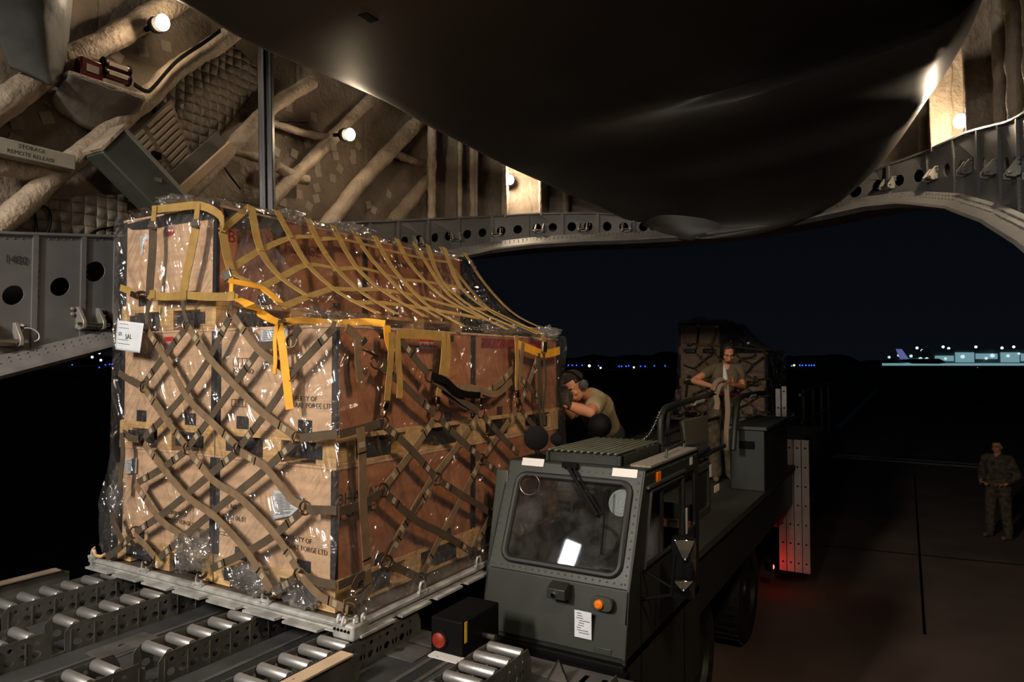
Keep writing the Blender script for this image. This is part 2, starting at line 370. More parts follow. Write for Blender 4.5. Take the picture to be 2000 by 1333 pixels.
MAT['rubber'] = M('black_rubber', (20, 20, 20), rough=0.6, var=0.2)
MAT['tyre'] = M('tyre_rubber', (34, 33, 32), rough=0.6, var=0.2, vs=20)
MAT['chrome'] = M('chrome', (220, 218, 214), rough=0.08, metal=1.0, var=0)
MAT['amber'] = M('amber_lens', (226, 118, 20), rough=0.25, var=0.05)
MAT['concrete'] = M('apron_concrete', (112, 92, 78), rough=0.9, var=0.18, vs=0.9, detail=8)
MAT['grass'] = M('dark_grass', (34, 40, 28), rough=0.95, var=0.3, vs=0.5)
MAT['paint'] = M('road_paint', (215, 200, 188), rough=0.8, var=0.3, vs=3)
MAT['lampglass'] = EM('lamp_glass', (255, 228, 192), 150)
MAT['skin'] = M('skin', (202, 138, 102), rough=0.5, var=0.06, vs=30)
MAT['hair'] = M('dark_hair', (34, 24, 20), rough=0.5, var=0.3, vs=60, vscale=(1, 1, 0.2))
MAT['tan'] = M('tan_shirt', (158, 140, 104), rough=0.85, var=0.1, vs=12, bump=0.25, bs=22)
MAT['od'] = M('olive_brown_shirt', (96, 84, 62), rough=0.85, var=0.1, vs=12, bump=0.25, bs=22)
MAT['camo'] = M('camouflage_cloth', (62, 55, 40), rough=0.9, vs=14, col2=(100, 87, 66), detail=1)
MAT['boot'] = M('tan_boot', (120, 96, 66), rough=0.8, var=0.15)
MAT['film'] = film('clear_film')
# ------------------------------------------------------------------ ground and airfield
g = MB(); g.add([(-900, -60, 0), (900, -60, 0), (900, 60, 0), (-900, 60, 0)], [(0, 1, 2, 3)])
ground = g.build('apron_ground', MAT['concrete'], smooth=False); tag(ground, 'dark concrete apron around the loader', 'ground', kind='structure')
g = MB(); g.add([(-1600, 60, 0.0), (1600, 60, 0.0), (1600, 2200, 0.0), (-1600, 2200, 0.0)], [(0, 1, 2, 3)])
fld = g.build('airfield_ground', MAT['grass'], smooth=False); tag(fld, 'dark grass airfield beyond the apron', 'ground', kind='structure')
def strip(pa, pb, w, z, m, name):
    a = onZ(*pa, 0); b = onZ(*pb, 0); d = (b - a).normalized(); s_ = Vector((-d.y, d.x, 0)) * w / 2; up = Vector((0, 0, z))
    q = MB(); q.prism([a - s_ + up * 0.2, a + s_ + up * 0.2, b + s_ + up * 0.2, b - s_ + up * 0.2], up); return q
q = strip((1560, 886), (1990, 916), 0.9, 0.006, None, '')
line = q.build('trim_1', MAT['paint'], smooth=False); tag(line, kind='structure')
a = onZ(1560, 886, 0); b = onZ(1990, 916, 0); q = MB(); n_ = 24
for i in range(n_):
    c = a.lerp(b, (i + 0.5) / n_); q.box((c.x, c.y, 0.008), (0.26, 0.2, 0.004), Matrix.Rotation(math.atan2((b - a).y, (b - a).x), 3, 'Z'))
q.build('dash_marking', MAT['black'], line, smooth=False)
q = strip((1540, 930), (1712, 762), 0.3, 0.006, None, ''); tag(q.build('trim_2', MAT['paint'], smooth=False), kind='structure')
q = strip((1480, 776), (2060, 796), 0.9, 0.008, None, ''); tag(q.build('trim_3', MAT['concrete'], smooth=False), kind='structure')
for pa, pb in (((1786, 930), (1806, 1240)), ((1440, 1050), (2050, 1110))):
    q = strip(pa, pb, 0.03, 0.004, None, ''); j = q.build('expansion_joint', MAT['black'], ground, smooth=False)

# far lights: each lamp its own thing
def far_light(name, px, py, dist, r_px, mat, label, cat, group, base=True):
    p = atd(px, py, dist); r = r_px / FPX * dist
    o = root(name, (p.x, p.y, 0), label, cat, group)
    MB().ball(p, r, 10).build('lens', mat, o)
    if base: MB().cyl((p.x, p.y, 0), (p.x, p.y, max(p.z - r * 0.9, 0.05)), max(r * 0.15, 0.02), 6).build('post', MAT['black'], o)
    return o
E_blue = EM('blue_lens', (40, 90, 255), 2.2); E_yel = EM('yellow_lens', (255, 225, 70), 3); E_red = EM('red_lens', (255, 40, 50), 2.0)
E_teal = EM('floodlight_lens', (205, 245, 255), 5); E_warm = EM('warm_white_lens', (255, 240, 190), 4)
for (x, y) in ((1110, 714), (1118, 714), (1126, 714), (1137, 714), (1169, 715), (1209, 716), (1214, 716), (1223, 716), (1228, 715), (1251, 716), (1260, 716), (1278, 715), (1299, 715),
               (1527, 715), (1531, 717), (1546, 715), (1562, 714), (1567, 714), (1574, 714), (1580, 714), (1585, 714), (1590, 714)):
    far_light('taxiway_light', x, y, 320, 1.5, E_blue, 'blue taxiway edge light on the dark horizon beyond the loader', 'light', 'blue taxiway lights beyond the loader')
for (x, y) in ((36, 717), (47, 715), (141, 713), (194, 718), (206, 713), (214, 712), (219, 712)):
    far_light('taxiway_light', x, y, 320, 1.4, E_blue, 'blue taxiway edge light seen under the grey fuselage sill', 'light', 'blue taxiway lights under the sill')
for (x, y) in ((101, 698), (119, 698), (130, 692), (149, 698), (180, 698), (194, 690), (197, 704)):
    far_light('floodlight', x, y, 600, 2.2, E_teal, 'white apron floodlight seen under the grey fuselage sill', 'light', 'floodlights under the sill')
far_light('runway_light', 125, 706, 320, 1.4, E_yel, 'small amber runway light under the grey fuselage sill', 'light', None)
far_light('runway_light', 78, 713, 320, 2.2, E_warm, 'warm white runway light under the grey fuselage sill', 'light', None)
far_light('runway_light', 1151, 715, 320, 2.6, E_warm, 'warm white light on the horizon just above the pushing man', 'light', None)
far_light('runway_light', 1173, 719, 300, 1.8, E_warm, 'white light beside the warm one above the pushing man', 'light', None)
far_light('runway_light', 1238, 718, 300, 1.8, E_warm, 'lone white light between the pushing man and the far load', 'light', None)
far_light('runway_light', 1551, 714, 320, 2.0, E_yel, 'yellow light among the blue ones beside the far load', 'light', None)
far_light('runway_light', 1909, 721, 400, 3.0, E_yel, 'bright yellow light in front of the lit terminal', 'light', None)
far_light('runway_light', 1697, 723, 420, 2.2, E_warm, 'white light low at the dark end of the terminal, outermost of two', 'light', None)
far_light('runway_light', 1705, 721, 420, 2.0, E_warm, 'orange white light low at the dark end of the terminal, inner of two', 'light', None)
far_light('runway_light', 1944, 720, 400, 1.8, E_blue, 'single blue light in front of the lit terminal', 'light', None)
# terminal
D = 620
ta = atd(1735, 709, D); tb = atd(2040, 709, D); ta.z = tb.z = 0
tm = root('terminal_building', ta, 'long floodlit airport terminal on the far horizon', 'building')
E_fac = EM('lit_facade', (150, 200, 210), 0.5); E_fac2 = EM('lit_facade_band', (210, 240, 245), 0.95)
dr = (tb - ta).normalized(); nr = Vector((-dr.y, dr.x, 0)); Lg = (tb - ta).length
rotb = Matrix.Rotation(math.atan2(dr.y, dr.x), 3, 'Z')
def tbox(s0, s1, z0, z1, th, off=0): return MB().box(ta + dr * (s0 + s1) / 2 + nr * (th / 2 + off) + Vector((0, 0, (z0 + z1) / 2)), (s1 - s0, th, z1 - z0), rotb)
tbox(0.3 * Lg, Lg, 0.5, 15, 20, 1).build('hall', M('hall_grey', (120, 130, 134), var=0.2), tm)
tbox(0.1 * Lg, Lg, 0.5, 7, 20, 0.5).build('concourse', M('concourse_grey', (130, 136, 138), var=0.2), tm)
for (s0, s1, z0, z1) in ((0.12, 0.3, 1, 4), (0.3, 0.42, 4, 9), (0.43, 0.55, 3, 12), (0.56, 0.7, 6, 11), (0.72, 0.84, 3, 12), (0.85, 1.0, 4, 11)):
    tbox(s0 * Lg, s1 * Lg, z0, z1, 0.4, -0.2).build('lit_window_band', E_fac, tm)
for s0 in (0.0, 0.06, 0.14, 0.2, 0.24, 0.36, 0.47, 0.62, 0.66, 0.76, 0.83, 0.9, 0.97):
    MB().ball(ta + dr * s0 * Lg - nr * 1.5 + Vector((0, 0, random.uniform(6, 11))), random.uniform(1.1, 1.9), 8).build('apron_lamp', E_fac2, tm)
tbox(-0.05 * Lg, Lg, 0.0, 2.2, 0.5, -3).build('lit_apron_edge', E_fac, tm)
pm = root('parked_airliner', ta + dr * 2, 'white airliner tail fin at the dark end of the terminal', 'aeroplane')
t0 = ta + dr * 8 - nr * 6
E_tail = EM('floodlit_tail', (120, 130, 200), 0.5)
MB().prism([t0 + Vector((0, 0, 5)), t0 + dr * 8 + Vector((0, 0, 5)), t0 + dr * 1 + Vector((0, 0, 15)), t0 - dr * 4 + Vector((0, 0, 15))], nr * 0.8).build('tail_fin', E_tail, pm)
MB().tube([t0 - dr * 2 + Vector((0, 0, 5)), t0 + dr * 10 + Vector((0, 0, 4)), t0 + dr * 34 + Vector((0, 0, 4)), t0 + dr * 40 + Vector((0, 0, 3))], [0.6, 2.2, 2.4, 0.6], 10).build('fuselage', M('airliner_white', (190, 194, 198), var=0), pm)
for (x, y, c) in ((1791, 680, 0), (1801, 685, 0), (1807, 686, 0), (1842, 678, 0), (1853, 681, 0), (1906, 678, 0), (1957, 680, 0), (1980, 678, 0), (1833, 686, 1), (1864, 685, 1), (1893, 685, 1), (1923, 687, 1), (1948, 687, 1)):
    if c: far_light('warning_beacon', x, y, 720, 1.7, E_red, 'red warning beacon above the terminal roof', 'light', 'red beacons over the terminal')
    else: far_light('mast_light', x, y, 720, 2.4, E_teal, 'white light mast standing above the terminal roof', 'light', 'light masts over the terminal')

# dark tree line along the horizon
q = MB(); rn = random.Random(3)
pts = [atd(x, 709, 900) for x in range(-80, 2120, 20)]
tops = [Vector((p.x, p.y, 7 + 8 * noise.noise(Vector((i * 0.31, 0, 0))) + (4 if i < 88 else -2) + rn.random() * 2)) for i, p in enumerate(pts)]
for i, p in enumerate(pts): p.z = 0
n = len(pts); back = Vector((-0.5, 0.86, 0)) * 30
q.add(pts + tops + [t + back for t in tops], [(i, i + 1, n + i + 1, n + i) for i in range(n - 1)] + [(n + i, n + i + 1, 2 * n + i + 1, 2 * n + i) for i in range(n - 1)])
tag(q.build('treeline', MAT['grass'], smooth=False), 'black line of trees along the horizon', 'trees', kind='stuff')

# ------------------------------------------------------------------ aircraft ramp floor
FZ = 1.665
q = MB(); q.span((-4.72, -7, 1.45), (0.75, 2.95, FZ)); floor = q.build('floor', MAT['floor'], smooth=False); tag(floor, kind='structure')
for x in (-3.40, -2.72, -1.98, -1.25, -0.6):
    q = MB()
    for s_ in (-0.045, 0.045): q.span((x + s_ - 0.012, -3, FZ), (x + s_ + 0.012, 2.9, FZ + 0.006))
    q.build('slot_rail', MAT['floormetal'], floor, smooth=False)
    MB().span((x - 0.032, -3, FZ), (x + 0.032, 2.9, FZ + 0.002)).build('slot', MAT['dark_void'], floor, smooth=False)
def floor_plate(px, py, sx_, sy_, m=MAT['floormetal'], label=None, rot=0):
    p = onZ(px, py, FZ + 0.004)
    x0, y0 = sx_ / 2, sy_ / 2
    q = MB(); q.plate([rrect(-x0, -y0, x0, y0, 0.015), circ(0, 0, min(x0, y0) * 0.35, 12)], lambda a, b: p + Vector((a, b, -0.003)), (0, 0, 0.006))
    return q.build('floor_plate', m, floor, smooth=False, label=label)
floor_plate(243, 1262, 0.16, 0.3); floor_plate(780, 1270, 0.3, 0.16)
MB().span((-4.72, 2.80, FZ), (0.75, 2.95, FZ + 0.006)).build('ramp_edge', MAT['floormetal'], floor, smooth=False)
p = onZ(878, 1287, FZ + 0.006)
t = root('tag_plate', p, 'white rectangular plate on the ramp edge beside the end roller track', 'plate')
q = MB(); q.plate([rrect(-0.11, -0.035, 0.11, 0.035, 0.012), circ(-0.06, -0.015, 0.007, 8), circ(0.06, -0.015, 0.007, 8)], lambda a, b: p + Vector((a, b, 0)), (0, 0, 0.004)); q.build('plate_body', MAT['white'], t, smooth=False)
# scuffs on the floor
for i in range(14):
    a = Vector((random.uniform(-3.0, -2.3), random.uniform(0.9, 2.3), FZ + 0.0008)); b = a + Vector((random.uniform(-0.02, 0.05), random.uniform(0.1, 0.4), 0))
    MB().bar(a, b, 0.003, 0.0006).build('scuff', MAT['floormetal'], floor, smooth=False)

# ------------------------------------------------------------------ roller tracks
def track(X, y0, y1, breaks, label, W=0.18, rz=1.785):
    o = root('roller_track', (X, (y0 + y1) / 2, FZ), label, 'roller track', 'roller tracks on the ramp floor')
    segs = []; s0 = y0
    for b in breaks: segs.append((s0, b - 0.03)); s0 = b + 0.03
    segs.append((s0, y1))
    for (a, b) in segs:
        for sd in (-1, 1):
            L = b - a; zt = rz + 0.012; zb = FZ
            out = [(a, zb), (b, zb), (b, zt - 0.055), (b - 0.03, zt), (a + 0.03, zt), (a, zt - 0.03)]
            holes = []; k = 0; y = a + 0.06
            while y < b - 0.05:
                holes.append(circ(y, zb + 0.042, 0.021, 10, 0.018))
                holes.append(circ(y + 0.004, zb + 0.095, 0.011, 8))
                k += 1; y += 0.058
            x = X + sd * (W / 2 + 0.004)
            q = MB(); q.plate([out] + holes, lambda u, v, x=x: Vector((x, u, v)), (0.004 * sd, 0, 0)); q.build('side_plate', MAT['track'], o, smooth=False)
            # flanged seams between plate sections
        q = MB()
        for k in range(int((b - a) / 0.1143) + 1):
            y = a + 0.026 + k * 0.1143
            if y < b - 0.01: MB().span((X + W / 2 + 0.008, y, FZ + 0.005), (X + W / 2 + 0.012, y + 0.006, rz - 0.01)).build('plate_seam', MAT['track'], o, smooth=False)
        y = a + 0.055; ri = 0
        while y < b - 0.03:
            q = MB(); q.lathe([(0.006, -W / 2), (0.021, -W / 2 + 0.001), (0.024, -W / 2 + 0.006), (0.024, W / 2 - 0.006), (0.021, W / 2 - 0.001), (0.006, W / 2)], (X, y, rz), (1, 0, 0), 18)
            q.build('roller', MAT['roller'], o); y += 0.1143
    for b in breaks:
        MB().cyl((X + 0.03, b, FZ), (X + 0.03, b, FZ + 0.075), 0.011, 10).build('lock_pin', MAT['steel'], o)
        MB().span((X - 0.08, b - 0.03, FZ), (X + 0.1, b + 0.03, FZ + 0.012)).build('base_plate', MAT['track'], o, smooth=False)
track(-4.26, 0.6, 2.9, [1.76], 'roller track running along the far guide rail under the pallet edge')
track(-3.72, 0.6, 2.9, [1.80], 'roller track second from the far guide rail, beside the floor slot')
track(-3.00, 0.6, 2.9, [1.83], 'roller track under the middle of the crate pallet, beside the grey floor plate')
track(-2.35, 0.6, 2.9, [], 'roller track beside the tan guide rail, under the near pallet corner')
track(-1.62, 0.6, 2.78, [], 'short bright roller track ending below the loader cab')
track(-0.985, 0.6, 2.74, [], 'roller track end below the outer corner of the loader cab')
def guide(X, label, m):
    o = root('guide_rail', (X, 1.5, FZ), label, 'guide rail', 'pallet guide rails')
    q = MB(); q.prism([(X - 0.01, 0.2, FZ), (X - 0.01, 2.36, FZ), (X - 0.01, 2.36, FZ + 0.11), (X - 0.01, 2.30, FZ + 0.13), (X - 0.01, 1.0, FZ + 0.12), (X - 0.01, 0.2, FZ + 0.12)], (0.02, 0, 0)); q.build('web', MAT['track'], o, smooth=False)
    q = MB(); q.prism([(X - 0.045, 0.2, FZ + 0.12), (X - 0.045, 1.0, FZ + 0.12), (X - 0.045, 2.3, FZ + 0.13), (X - 0.03, 2.36, FZ + 0.108)], (0, 0, 0.0)) if False else q
    q = MB(); q.prism([(X - 0.045, 0.2, FZ + 0.12), (X + 0.03, 0.2, FZ + 0.12), (X + 0.03, 2.3, FZ + 0.13), (X - 0.045, 2.3, FZ + 0.13)], (0, 0, 0.008)); q.build('top_flange', m, o, smooth=False)
    q = MB()
    for k in range(12): q.lathe([(0.008, 0), (0.008, 0.004), (0.004, 0.006)], (X - 0.015, 0.5 + k * 0.15, FZ + 0.131), (0, 0, 1), 8)
    q.build('bolt', MAT['steel'], o)
guide(-2.19, 'tan pallet guide rail with bolts at the near pallet corner', M('tan_rail', (190, 165, 138), rough=0.45, var=0.1))
guide(-4.64, 'dark pallet guide rail at the far side of the ramp floor', M('grey_rail', (136, 122, 106), rough=0.5, var=0.15))

# ------------------------------------------------------------------ fuselage sill (U round the open tail)
LEFT = [(-4.73, -6, 2.0, 3.5), (-4.73, -1, 2.25, 3.66), (-4.73, 1.0, 2.78, 3.78), (-4.73, 2, 3.06, 3.88), (-4.73, 2.7, 3.26, 3.97), (-4.73, 3.6, 3.52, 4.16), (-4.73, 4.4, 3.76, 4.34), (-4.73, 5, 3.93, 4.48), (-4.70, 5.7, 4.12, 4.62), (-4.55, 6.3, 4.28, 4.74), (-4.25, 6.75, 4.41, 4.81), (-3.8, 7.0, 4.47, 4.84), (-3.16, 7.12, 4.47, 4.80), (-2.6, 7.15, 4.44, 4.72), (-1.98, 7.15, 4.42, 4.66)]
RIGHT = [(-1.4, 7.12, 4.43, 4.68), (-0.75, 7.1, 4.48, 4.76), (-0.25, 6.98, 4.52, 4.85), (0.12, 6.65, 4.45, 4.86), (0.40, 6.0, 4.25, 4.80), (0.56, 5.2, 3.99, 4.60), (0.62, 4.2, 3.70, 4.40), (0.65, 2.5, 3.2, 4.10), (0.65, -6, 2.0, 3.6)]
U = LEFT + RIGHT
acc = [0.0]
for i in range(1, len(U)): acc.append(acc[-1] + math.hypot(U[i][0] - U[i - 1][0], U[i][1] - U[i - 1][1]))
def uat(s):
    s = min(max(s, 0), acc[-1] - 1e-6)
    for i in range(len(acc) - 1):
        if s <= acc[i + 1]: break
    t = (s - acc[i]) / (acc[i + 1] - acc[i]); a = U[i]; b = U[i + 1]
    return [a[k] + (b[k] - a[k]) * t for k in range(4)]
def unorm(s):
    a = uat(s - 0.05); b = uat(s + 0.05); t = Vector((b[0] - a[0], b[1] - a[1], 0)).normalized(); return Vector((t.y, -t.x, 0))   # towards the opening
def upt(s, v, off=0.0):
    x, y, zb, zt = uat(s); return Vector((x, y, zb + (zt - zb) * v)) + unorm(s) * off
NS = 150
q = MB(); q.grid(lambda i, j: upt(i * acc[-1], j, -0.28), NS, 1)
sill = q.build('trim_4', MAT['dark_void'], smooth=False, solid=0.01); tag(sill, kind='structure')
# face panels, each with its lightening holes
s_cut = [acc[2]]; edges_px = []
sY = lambda Y: acc[3] + (Y - 2.0)     # along the straight side
bounds = [acc[0], acc[2], sY(1.6), sY(2.157), sY(2.445), sY(2.66), sY(3.1), sY(3.5), sY(3.9), sY(4.35), sY(4.8), sY(5.2)]
while bounds[-1] + 0.42 < acc[-3]: bounds.append(bounds[-1] + 0.42)
bounds.append(acc[-1])
for i in range(len(bounds) - 1):
    a, b = bounds[i], bounds[i + 1]; nseg = max(1, int((b - a) / 0.12)) if b - a < 2 else 6
    loops = [[(a + (b - a) * k / nseg, 0.10) for k in range(nseg + 1)] + [(b + (a - b) * k / nseg, 1.0) for k in range(nseg + 1)]]
    if b - a < 1.5:
        h = uat((a + b) / 2); hh = h[3] - h[2]; m_ = (a + b) / 2
        known = {3: (2.535, 3.71, 0.068), 2: (2.32, 3.587, 0.06), 1: (2.055, 3.51, 0.06)}.get(i - 1)
        if known: s_h = sY(known[0]); h = uat(s_h); hh = h[3] - h[2]; hl = [(s_h, (known[1] - h[2]) / hh, known[2])]
        elif hh > 0.7: hl = [(m_, 0.5, 0.055)]
        else: hl = [(a + (b - a) * 0.28, 0.55, 0.052), (a + (b - a) * 0.74, 0.55, 0.052)]
        for (hs, hv, hr) in hl: loops.append(circ(hs, hv, hr, 18, hr / hh))
    q = MB(); q.plate(loops, lambda u, v: upt(u, v), unorm((a + b) / 2) * -0.012); q.build('sill_panel', MAT['sill'], sill, smooth=False)
    q = MB(); p0 = upt(a + 0.01, 0.1, 0.008); p1 = upt(a + 0.01, 1.0, 0.008); q.bar(p0, p1, 0.03, 0.016, unorm(a + 0.01)); q.build('sill_stiffener', MAT['sill'], sill, smooth=False)
    nrv = 16; q = MB()
    for k in range(nrv): q.ball(upt(a + 0.035, 0.14 + 0.82 * k / nrv, 0.002), 0.006, 6)
    for k in range(int((b - a) / 0.045) if b - a < 2 else 0): q.ball(upt(a + k * 0.045, 0.965, 0.002), 0.005, 6)
    q.build('rivet', MAT['sill'], sill)['kind'] = 'stuff'
# bottom lip and top rail
q = MB()
def lip(i, j):
    s = i * acc[-1]; pr = [(0.0, 0.10), (0.05, 0.09), (0.15, 0.0), (0.16, -0.02), (0.10, -0.05), (-0.26, -0.05)][int(round(j * 5))]
    x, y, zb, zt = uat(s); return Vector((x, y, zb + (zt - zb) * (0.1 if j < 0.05 else 0) + (pr[1] if j > 0.05 else 0))) + unorm(s) * pr[0]
q.grid(lip, NS, 5); q.build('sill_lip', MAT['sillframe'], sill, ang=20)
q = MB(); q.tube([upt(k / NS * acc[-1], 1.0, 0.005) for k in range(NS + 1)], 0.014, 6); q.build('sill_top_rail', MAT['sill'], sill)
# rivets along the lip
q = MB()
s = sY(1.0)
while s < acc[-3]:
    x, y, zb, zt = uat(s); q.ball(Vector((x, y, zb + 0.045)) + unorm(s) * 0.102, 0.007, 6); q.ball(Vector((x, y, zb + 0.07)) + unorm(s) * 0.077, 0.007, 6); s += 0.05
q.build('lip_rivet', MAT['sillframe'], sill)['kind'] = 'stuff'
# door latch fittings along the sill
MAT['fit'] = M('latch_casting', (142, 138, 130), rough=0.4, metal=0.4, var=0.15)
def latch(s, v=0.24, k=1.0):
    n = unorm(s); a_ = uat(s); t = Vector((-n.y, n.x, 0)); c = upt(s, v); up = Vector((0, 0, 1))
    f = MB()
    for sd in (-1, 1):
        b0 = c + t * sd * 0.075 * k
        f.prism([b0 + up * 0.085 * k, b0 + n * 0.03 * k + up * 0.085 * k, b0 + n * 0.10 * k - up * 0.01 * k, b0 + n * 0.10 * k - up * 0.055 * k, b0 + n * 0.04 * k - up * 0.07 * k, b0 - up * 0.05 * k], t * sd * -0.022 * k)
        f.ball(b0 + n * 0.012 + up * 0.07 * k + t * sd * 0.024 * k, 0.013 * k, 8); f.ball(b0 + n * 0.012 + up * 0.035 * k + t * sd * 0.024 * k, 0.013 * k, 8)
    f.box(c + n * 0.02 * k - up * 0.045 * k, (0.16 * k, 0.03 * k, 0.03 * k), Matrix.Rotation(math.atan2(t.y, t.x), 3, 'Z'))
    o = f.build('latch_fitting', MAT['fit'], sill, smooth=True, bevel=0.003 * k)
    g_ = MB(); g_.cyl(c + n * 0.085 * k - up * 0.03 * k - t * 0.1 * k, c + n * 0.085 * k - up * 0.03 * k + t * 0.1 * k, 0.012 * k, 10); g_.build('latch_pin', MAT['steel'], o)
for s in (sY(2.0), sY(2.49), sY(3.3), sY(4.2), sY(5.1)): latch(s)
s = sY(5.9)
while s < acc[-3] - 0.2: latch(s, 0.5, 0.72); s += 0.52
# number, wire and small parts on the near panel
nw = onX(9, 515, -4.728); text('1480', 'number_marking', 0.075, onX(8, 513, -4.727), (0, 1, 0), (0, 0, 1), MAT['print'], sill, width=0.115)
w = [onX(x, y, -4.68) for (x, y) in ((48, 641), (60, 642), (74, 650), (76, 662), (66, 668))]
MB().tube(w, 0.004, 6, sm=5).build('lanyard_wire', MAT['white'], sill)
MB().bar(onX(38, 636, -4.70), onX(46, 636, -4.70), 0.012, 0.012).build('lanyard_toggle', MAT['white'], sill)

# ------------------------------------------------------------------ insulated side wall above the sill
q = MB()
def wallp(i, j):
    s = sY(-3) + i * (acc[-1] - sY(-3)); a = uat(s); n = unorm(s); z = a[3] - 0.02 + j * 2.6
    bulge = 0.05 * noise.noise(Vector((s * 1.6, z * 1.6, 3)))
    return Vector((a[0], a[1], z)) + n * (-0.20 - 0.10 * j + bulge)
q.grid(wallp, 220, 30)
wall = q.build('wall_left', MAT['wall']); tag(wall, kind='structure')
def wpt(px, py, X=-4.93): return onX(px, py, X)
def wtube(pxs, r, X=-4.82, name='wrapped_frame', seg=6):
    P = smooth_path([onX(x, y, X) for (x, y) in pxs], seg)
    P2 = []; L = 0
    for i in range(len(P) - 1):
        n = max(1, int((P[i + 1] - P[i]).length / 0.03))
        for k in range(n): P2.append(P[i].lerp(P[i + 1], k / n))
    P2.append(P[-1])
    rr = [r * (1 + 0.16 * noise.noise(p * 5.0) + 0.10 * noise.noise(p * 16.0)) for p in P2]
    q = MB(); q.tube(P2, rr, 18); return q.build(name, MAT['wrap'], wall, ang=80)
wtube([(-40, 240), (0, 208), (60, 165), (110, 132), (200, 85), (300, 28), (380, -20)], 0.085)
wtube([(-60, 490), (0, 440), (60, 388), (120, 330), (200, 268), (260, 215), (300, 180), (345, 135), (430, 82), (500, 30)], 0.072)
wtube([(300, 440), (400, 345), (450, 290), (505, 232), (560, 190), (610, 160)], 0.062)
wtube([(520, 405), (560, 360), (620, 300), (690, 228), (760, 160)], 0.06)
wtube([(630, 450), (672, 400), (700, 362), (750, 308), (800, 255), (850, 205)], 0.082)
wtube([(765, 440), (800, 395), (835, 352), (868, 318), (910, 275)], 0.08)
wtube([(540, 325), (575, 345), (600, 352)], 0.05); wtube([(760, 296), (800, 312), (850, 326)], 0.045)
wtube([(530, 240), (600, 262), (650, 270)], 0.035); wtube([(-20, 318), (40, 328), (95, 332)], 0.07)
wtube([(440, 290), (490, 304), (520, 312)], 0.04)
# padded V-shaped duct blanket hanging at the top corner
q = MB()
def pad(i, j):
    top = onX(-60 + 200 * i, -60, -4.45); bot = onX(20 + 60 * i + 50 * i, 120 + 55 * (1 - abs(i - 0.55) * 1.4) - 60 * (i > 0.9), -4.78)
    p = top.lerp(bot, j); p.x += 0.12 * math.sin(i * math.pi) + 0.03 * noise.noise(p * 5); return p
q.grid(pad, 24, 24); q.build('duct_blanket', M('dull_blanket', (92, 92, 90), rough=0.5, var=0.2, bump=0.4, bs=12), wall, solid=0.02)
# vertical wrapped ribs where the wall turns across the tail
def s_at_px(px, lo, hi):
    best = None
    for k in range(400):
        s = lo + (hi - lo) * k / 399; x, y, zb, zt = uat(s); v = CM.transposed() @ (Vector((x, y, zt)) - CO)
        if v.z > -0.2: continue
        e = abs(1000 + FPX * v.x / -v.z - px)
        if best is None or e < best[0]: best = (e, s)
    return best[1]
def rib(px, lo, hi, r, off=-0.12):
    s = s_at_px(px, lo, hi); a = uat(s); n = unorm(s)
    P2 = [Vector((a[0], a[1], a[3] - 0.05 + k * 0.05)) + n * off for k in range(30)]
    q = MB(); q.tube(P2, [r * (1 + 0.3 * noise.noise(p * 9)) for p in P2], 12); q.build('wrapped_rib', MAT['wrap'], wall, ang=80)
MID = (acc[14] + acc[15]) / 2
MAT['lampdim'] = EM('dim_lamp_glass', (255, 228, 192), 45)
def web(px, lo, hi, d0=-0.34, d1=0.02):
    s = s_at_px(px, lo, hi); a = uat(s); n = unorm(s); t = Vector((-n.y, n.x, 0)); b = Vector((a[0], a[1], a[3] - 0.03))
    q = MB(); q.prism([b + n * d0, b + n * d1, b + n * (d1 + 0.04) + Vector((0, 0, 1.9)), b + n * d0 + Vector((0, 0, 1.9))], t * 0.03); q.build('frame_web', MAT['wrap'], wall, bevel=0.01)
for px, r in ((857, 0.05), (905, 0.03), (932, 0.04), (986, 0.045), (1053, 0.045), (1100, 0.04)): rib(px, sY(4), MID, r)
for px, r in ((1822, 0.04), (1887, 0.05), (1915, 0.04), (1942, 0.05), (1975, 0.06), (1780, 0.04)): rib(px, MID, acc[-1] - 2, r)
web(984, sY(4), MID); web(1054, sY(4), MID); web(1822, MID, acc[-1] - 2); web(1889, MID, acc[-1] - 2); web(931, sY(4), MID, d1=-0.04)
for pts in (((2040, 330), (1995, 250), (1965, 170), (1930, 100)),):
    P = smooth_path([onX(x, y, 0.80) for (x, y) in pts], 8)
    q = MB(); q.tube(P, [0.11 * (1 + 0.12 * noise.noise(p * 6)) for p in P], 14); q.build('wrapped_frame', MAT['wrap'], wall, ang=80)
# stitched blankets with a visible grid
def blanket(pxs, X, name='stitched_blanket'):
    P = [onX(x, y, X) for (x, y) in pxs]
    q = MB(); q.grid(lambda i, j: P[0].lerp(P[1], i).lerp(P[3].lerp(P[2], i), j) + Vector((0.02 * noise.noise(Vector((i * 4, j * 4, X))), 0, 0)), 16, 16)
    q.build(name, MAT['wallgrid'], wall, solid=0.015)
blanket([(0, 478), (40, 385), (250, 380), (240, 478)], -4.86)
blanket([(290, 200), (440, 70), (520, 150), (380, 330)], -4.9)
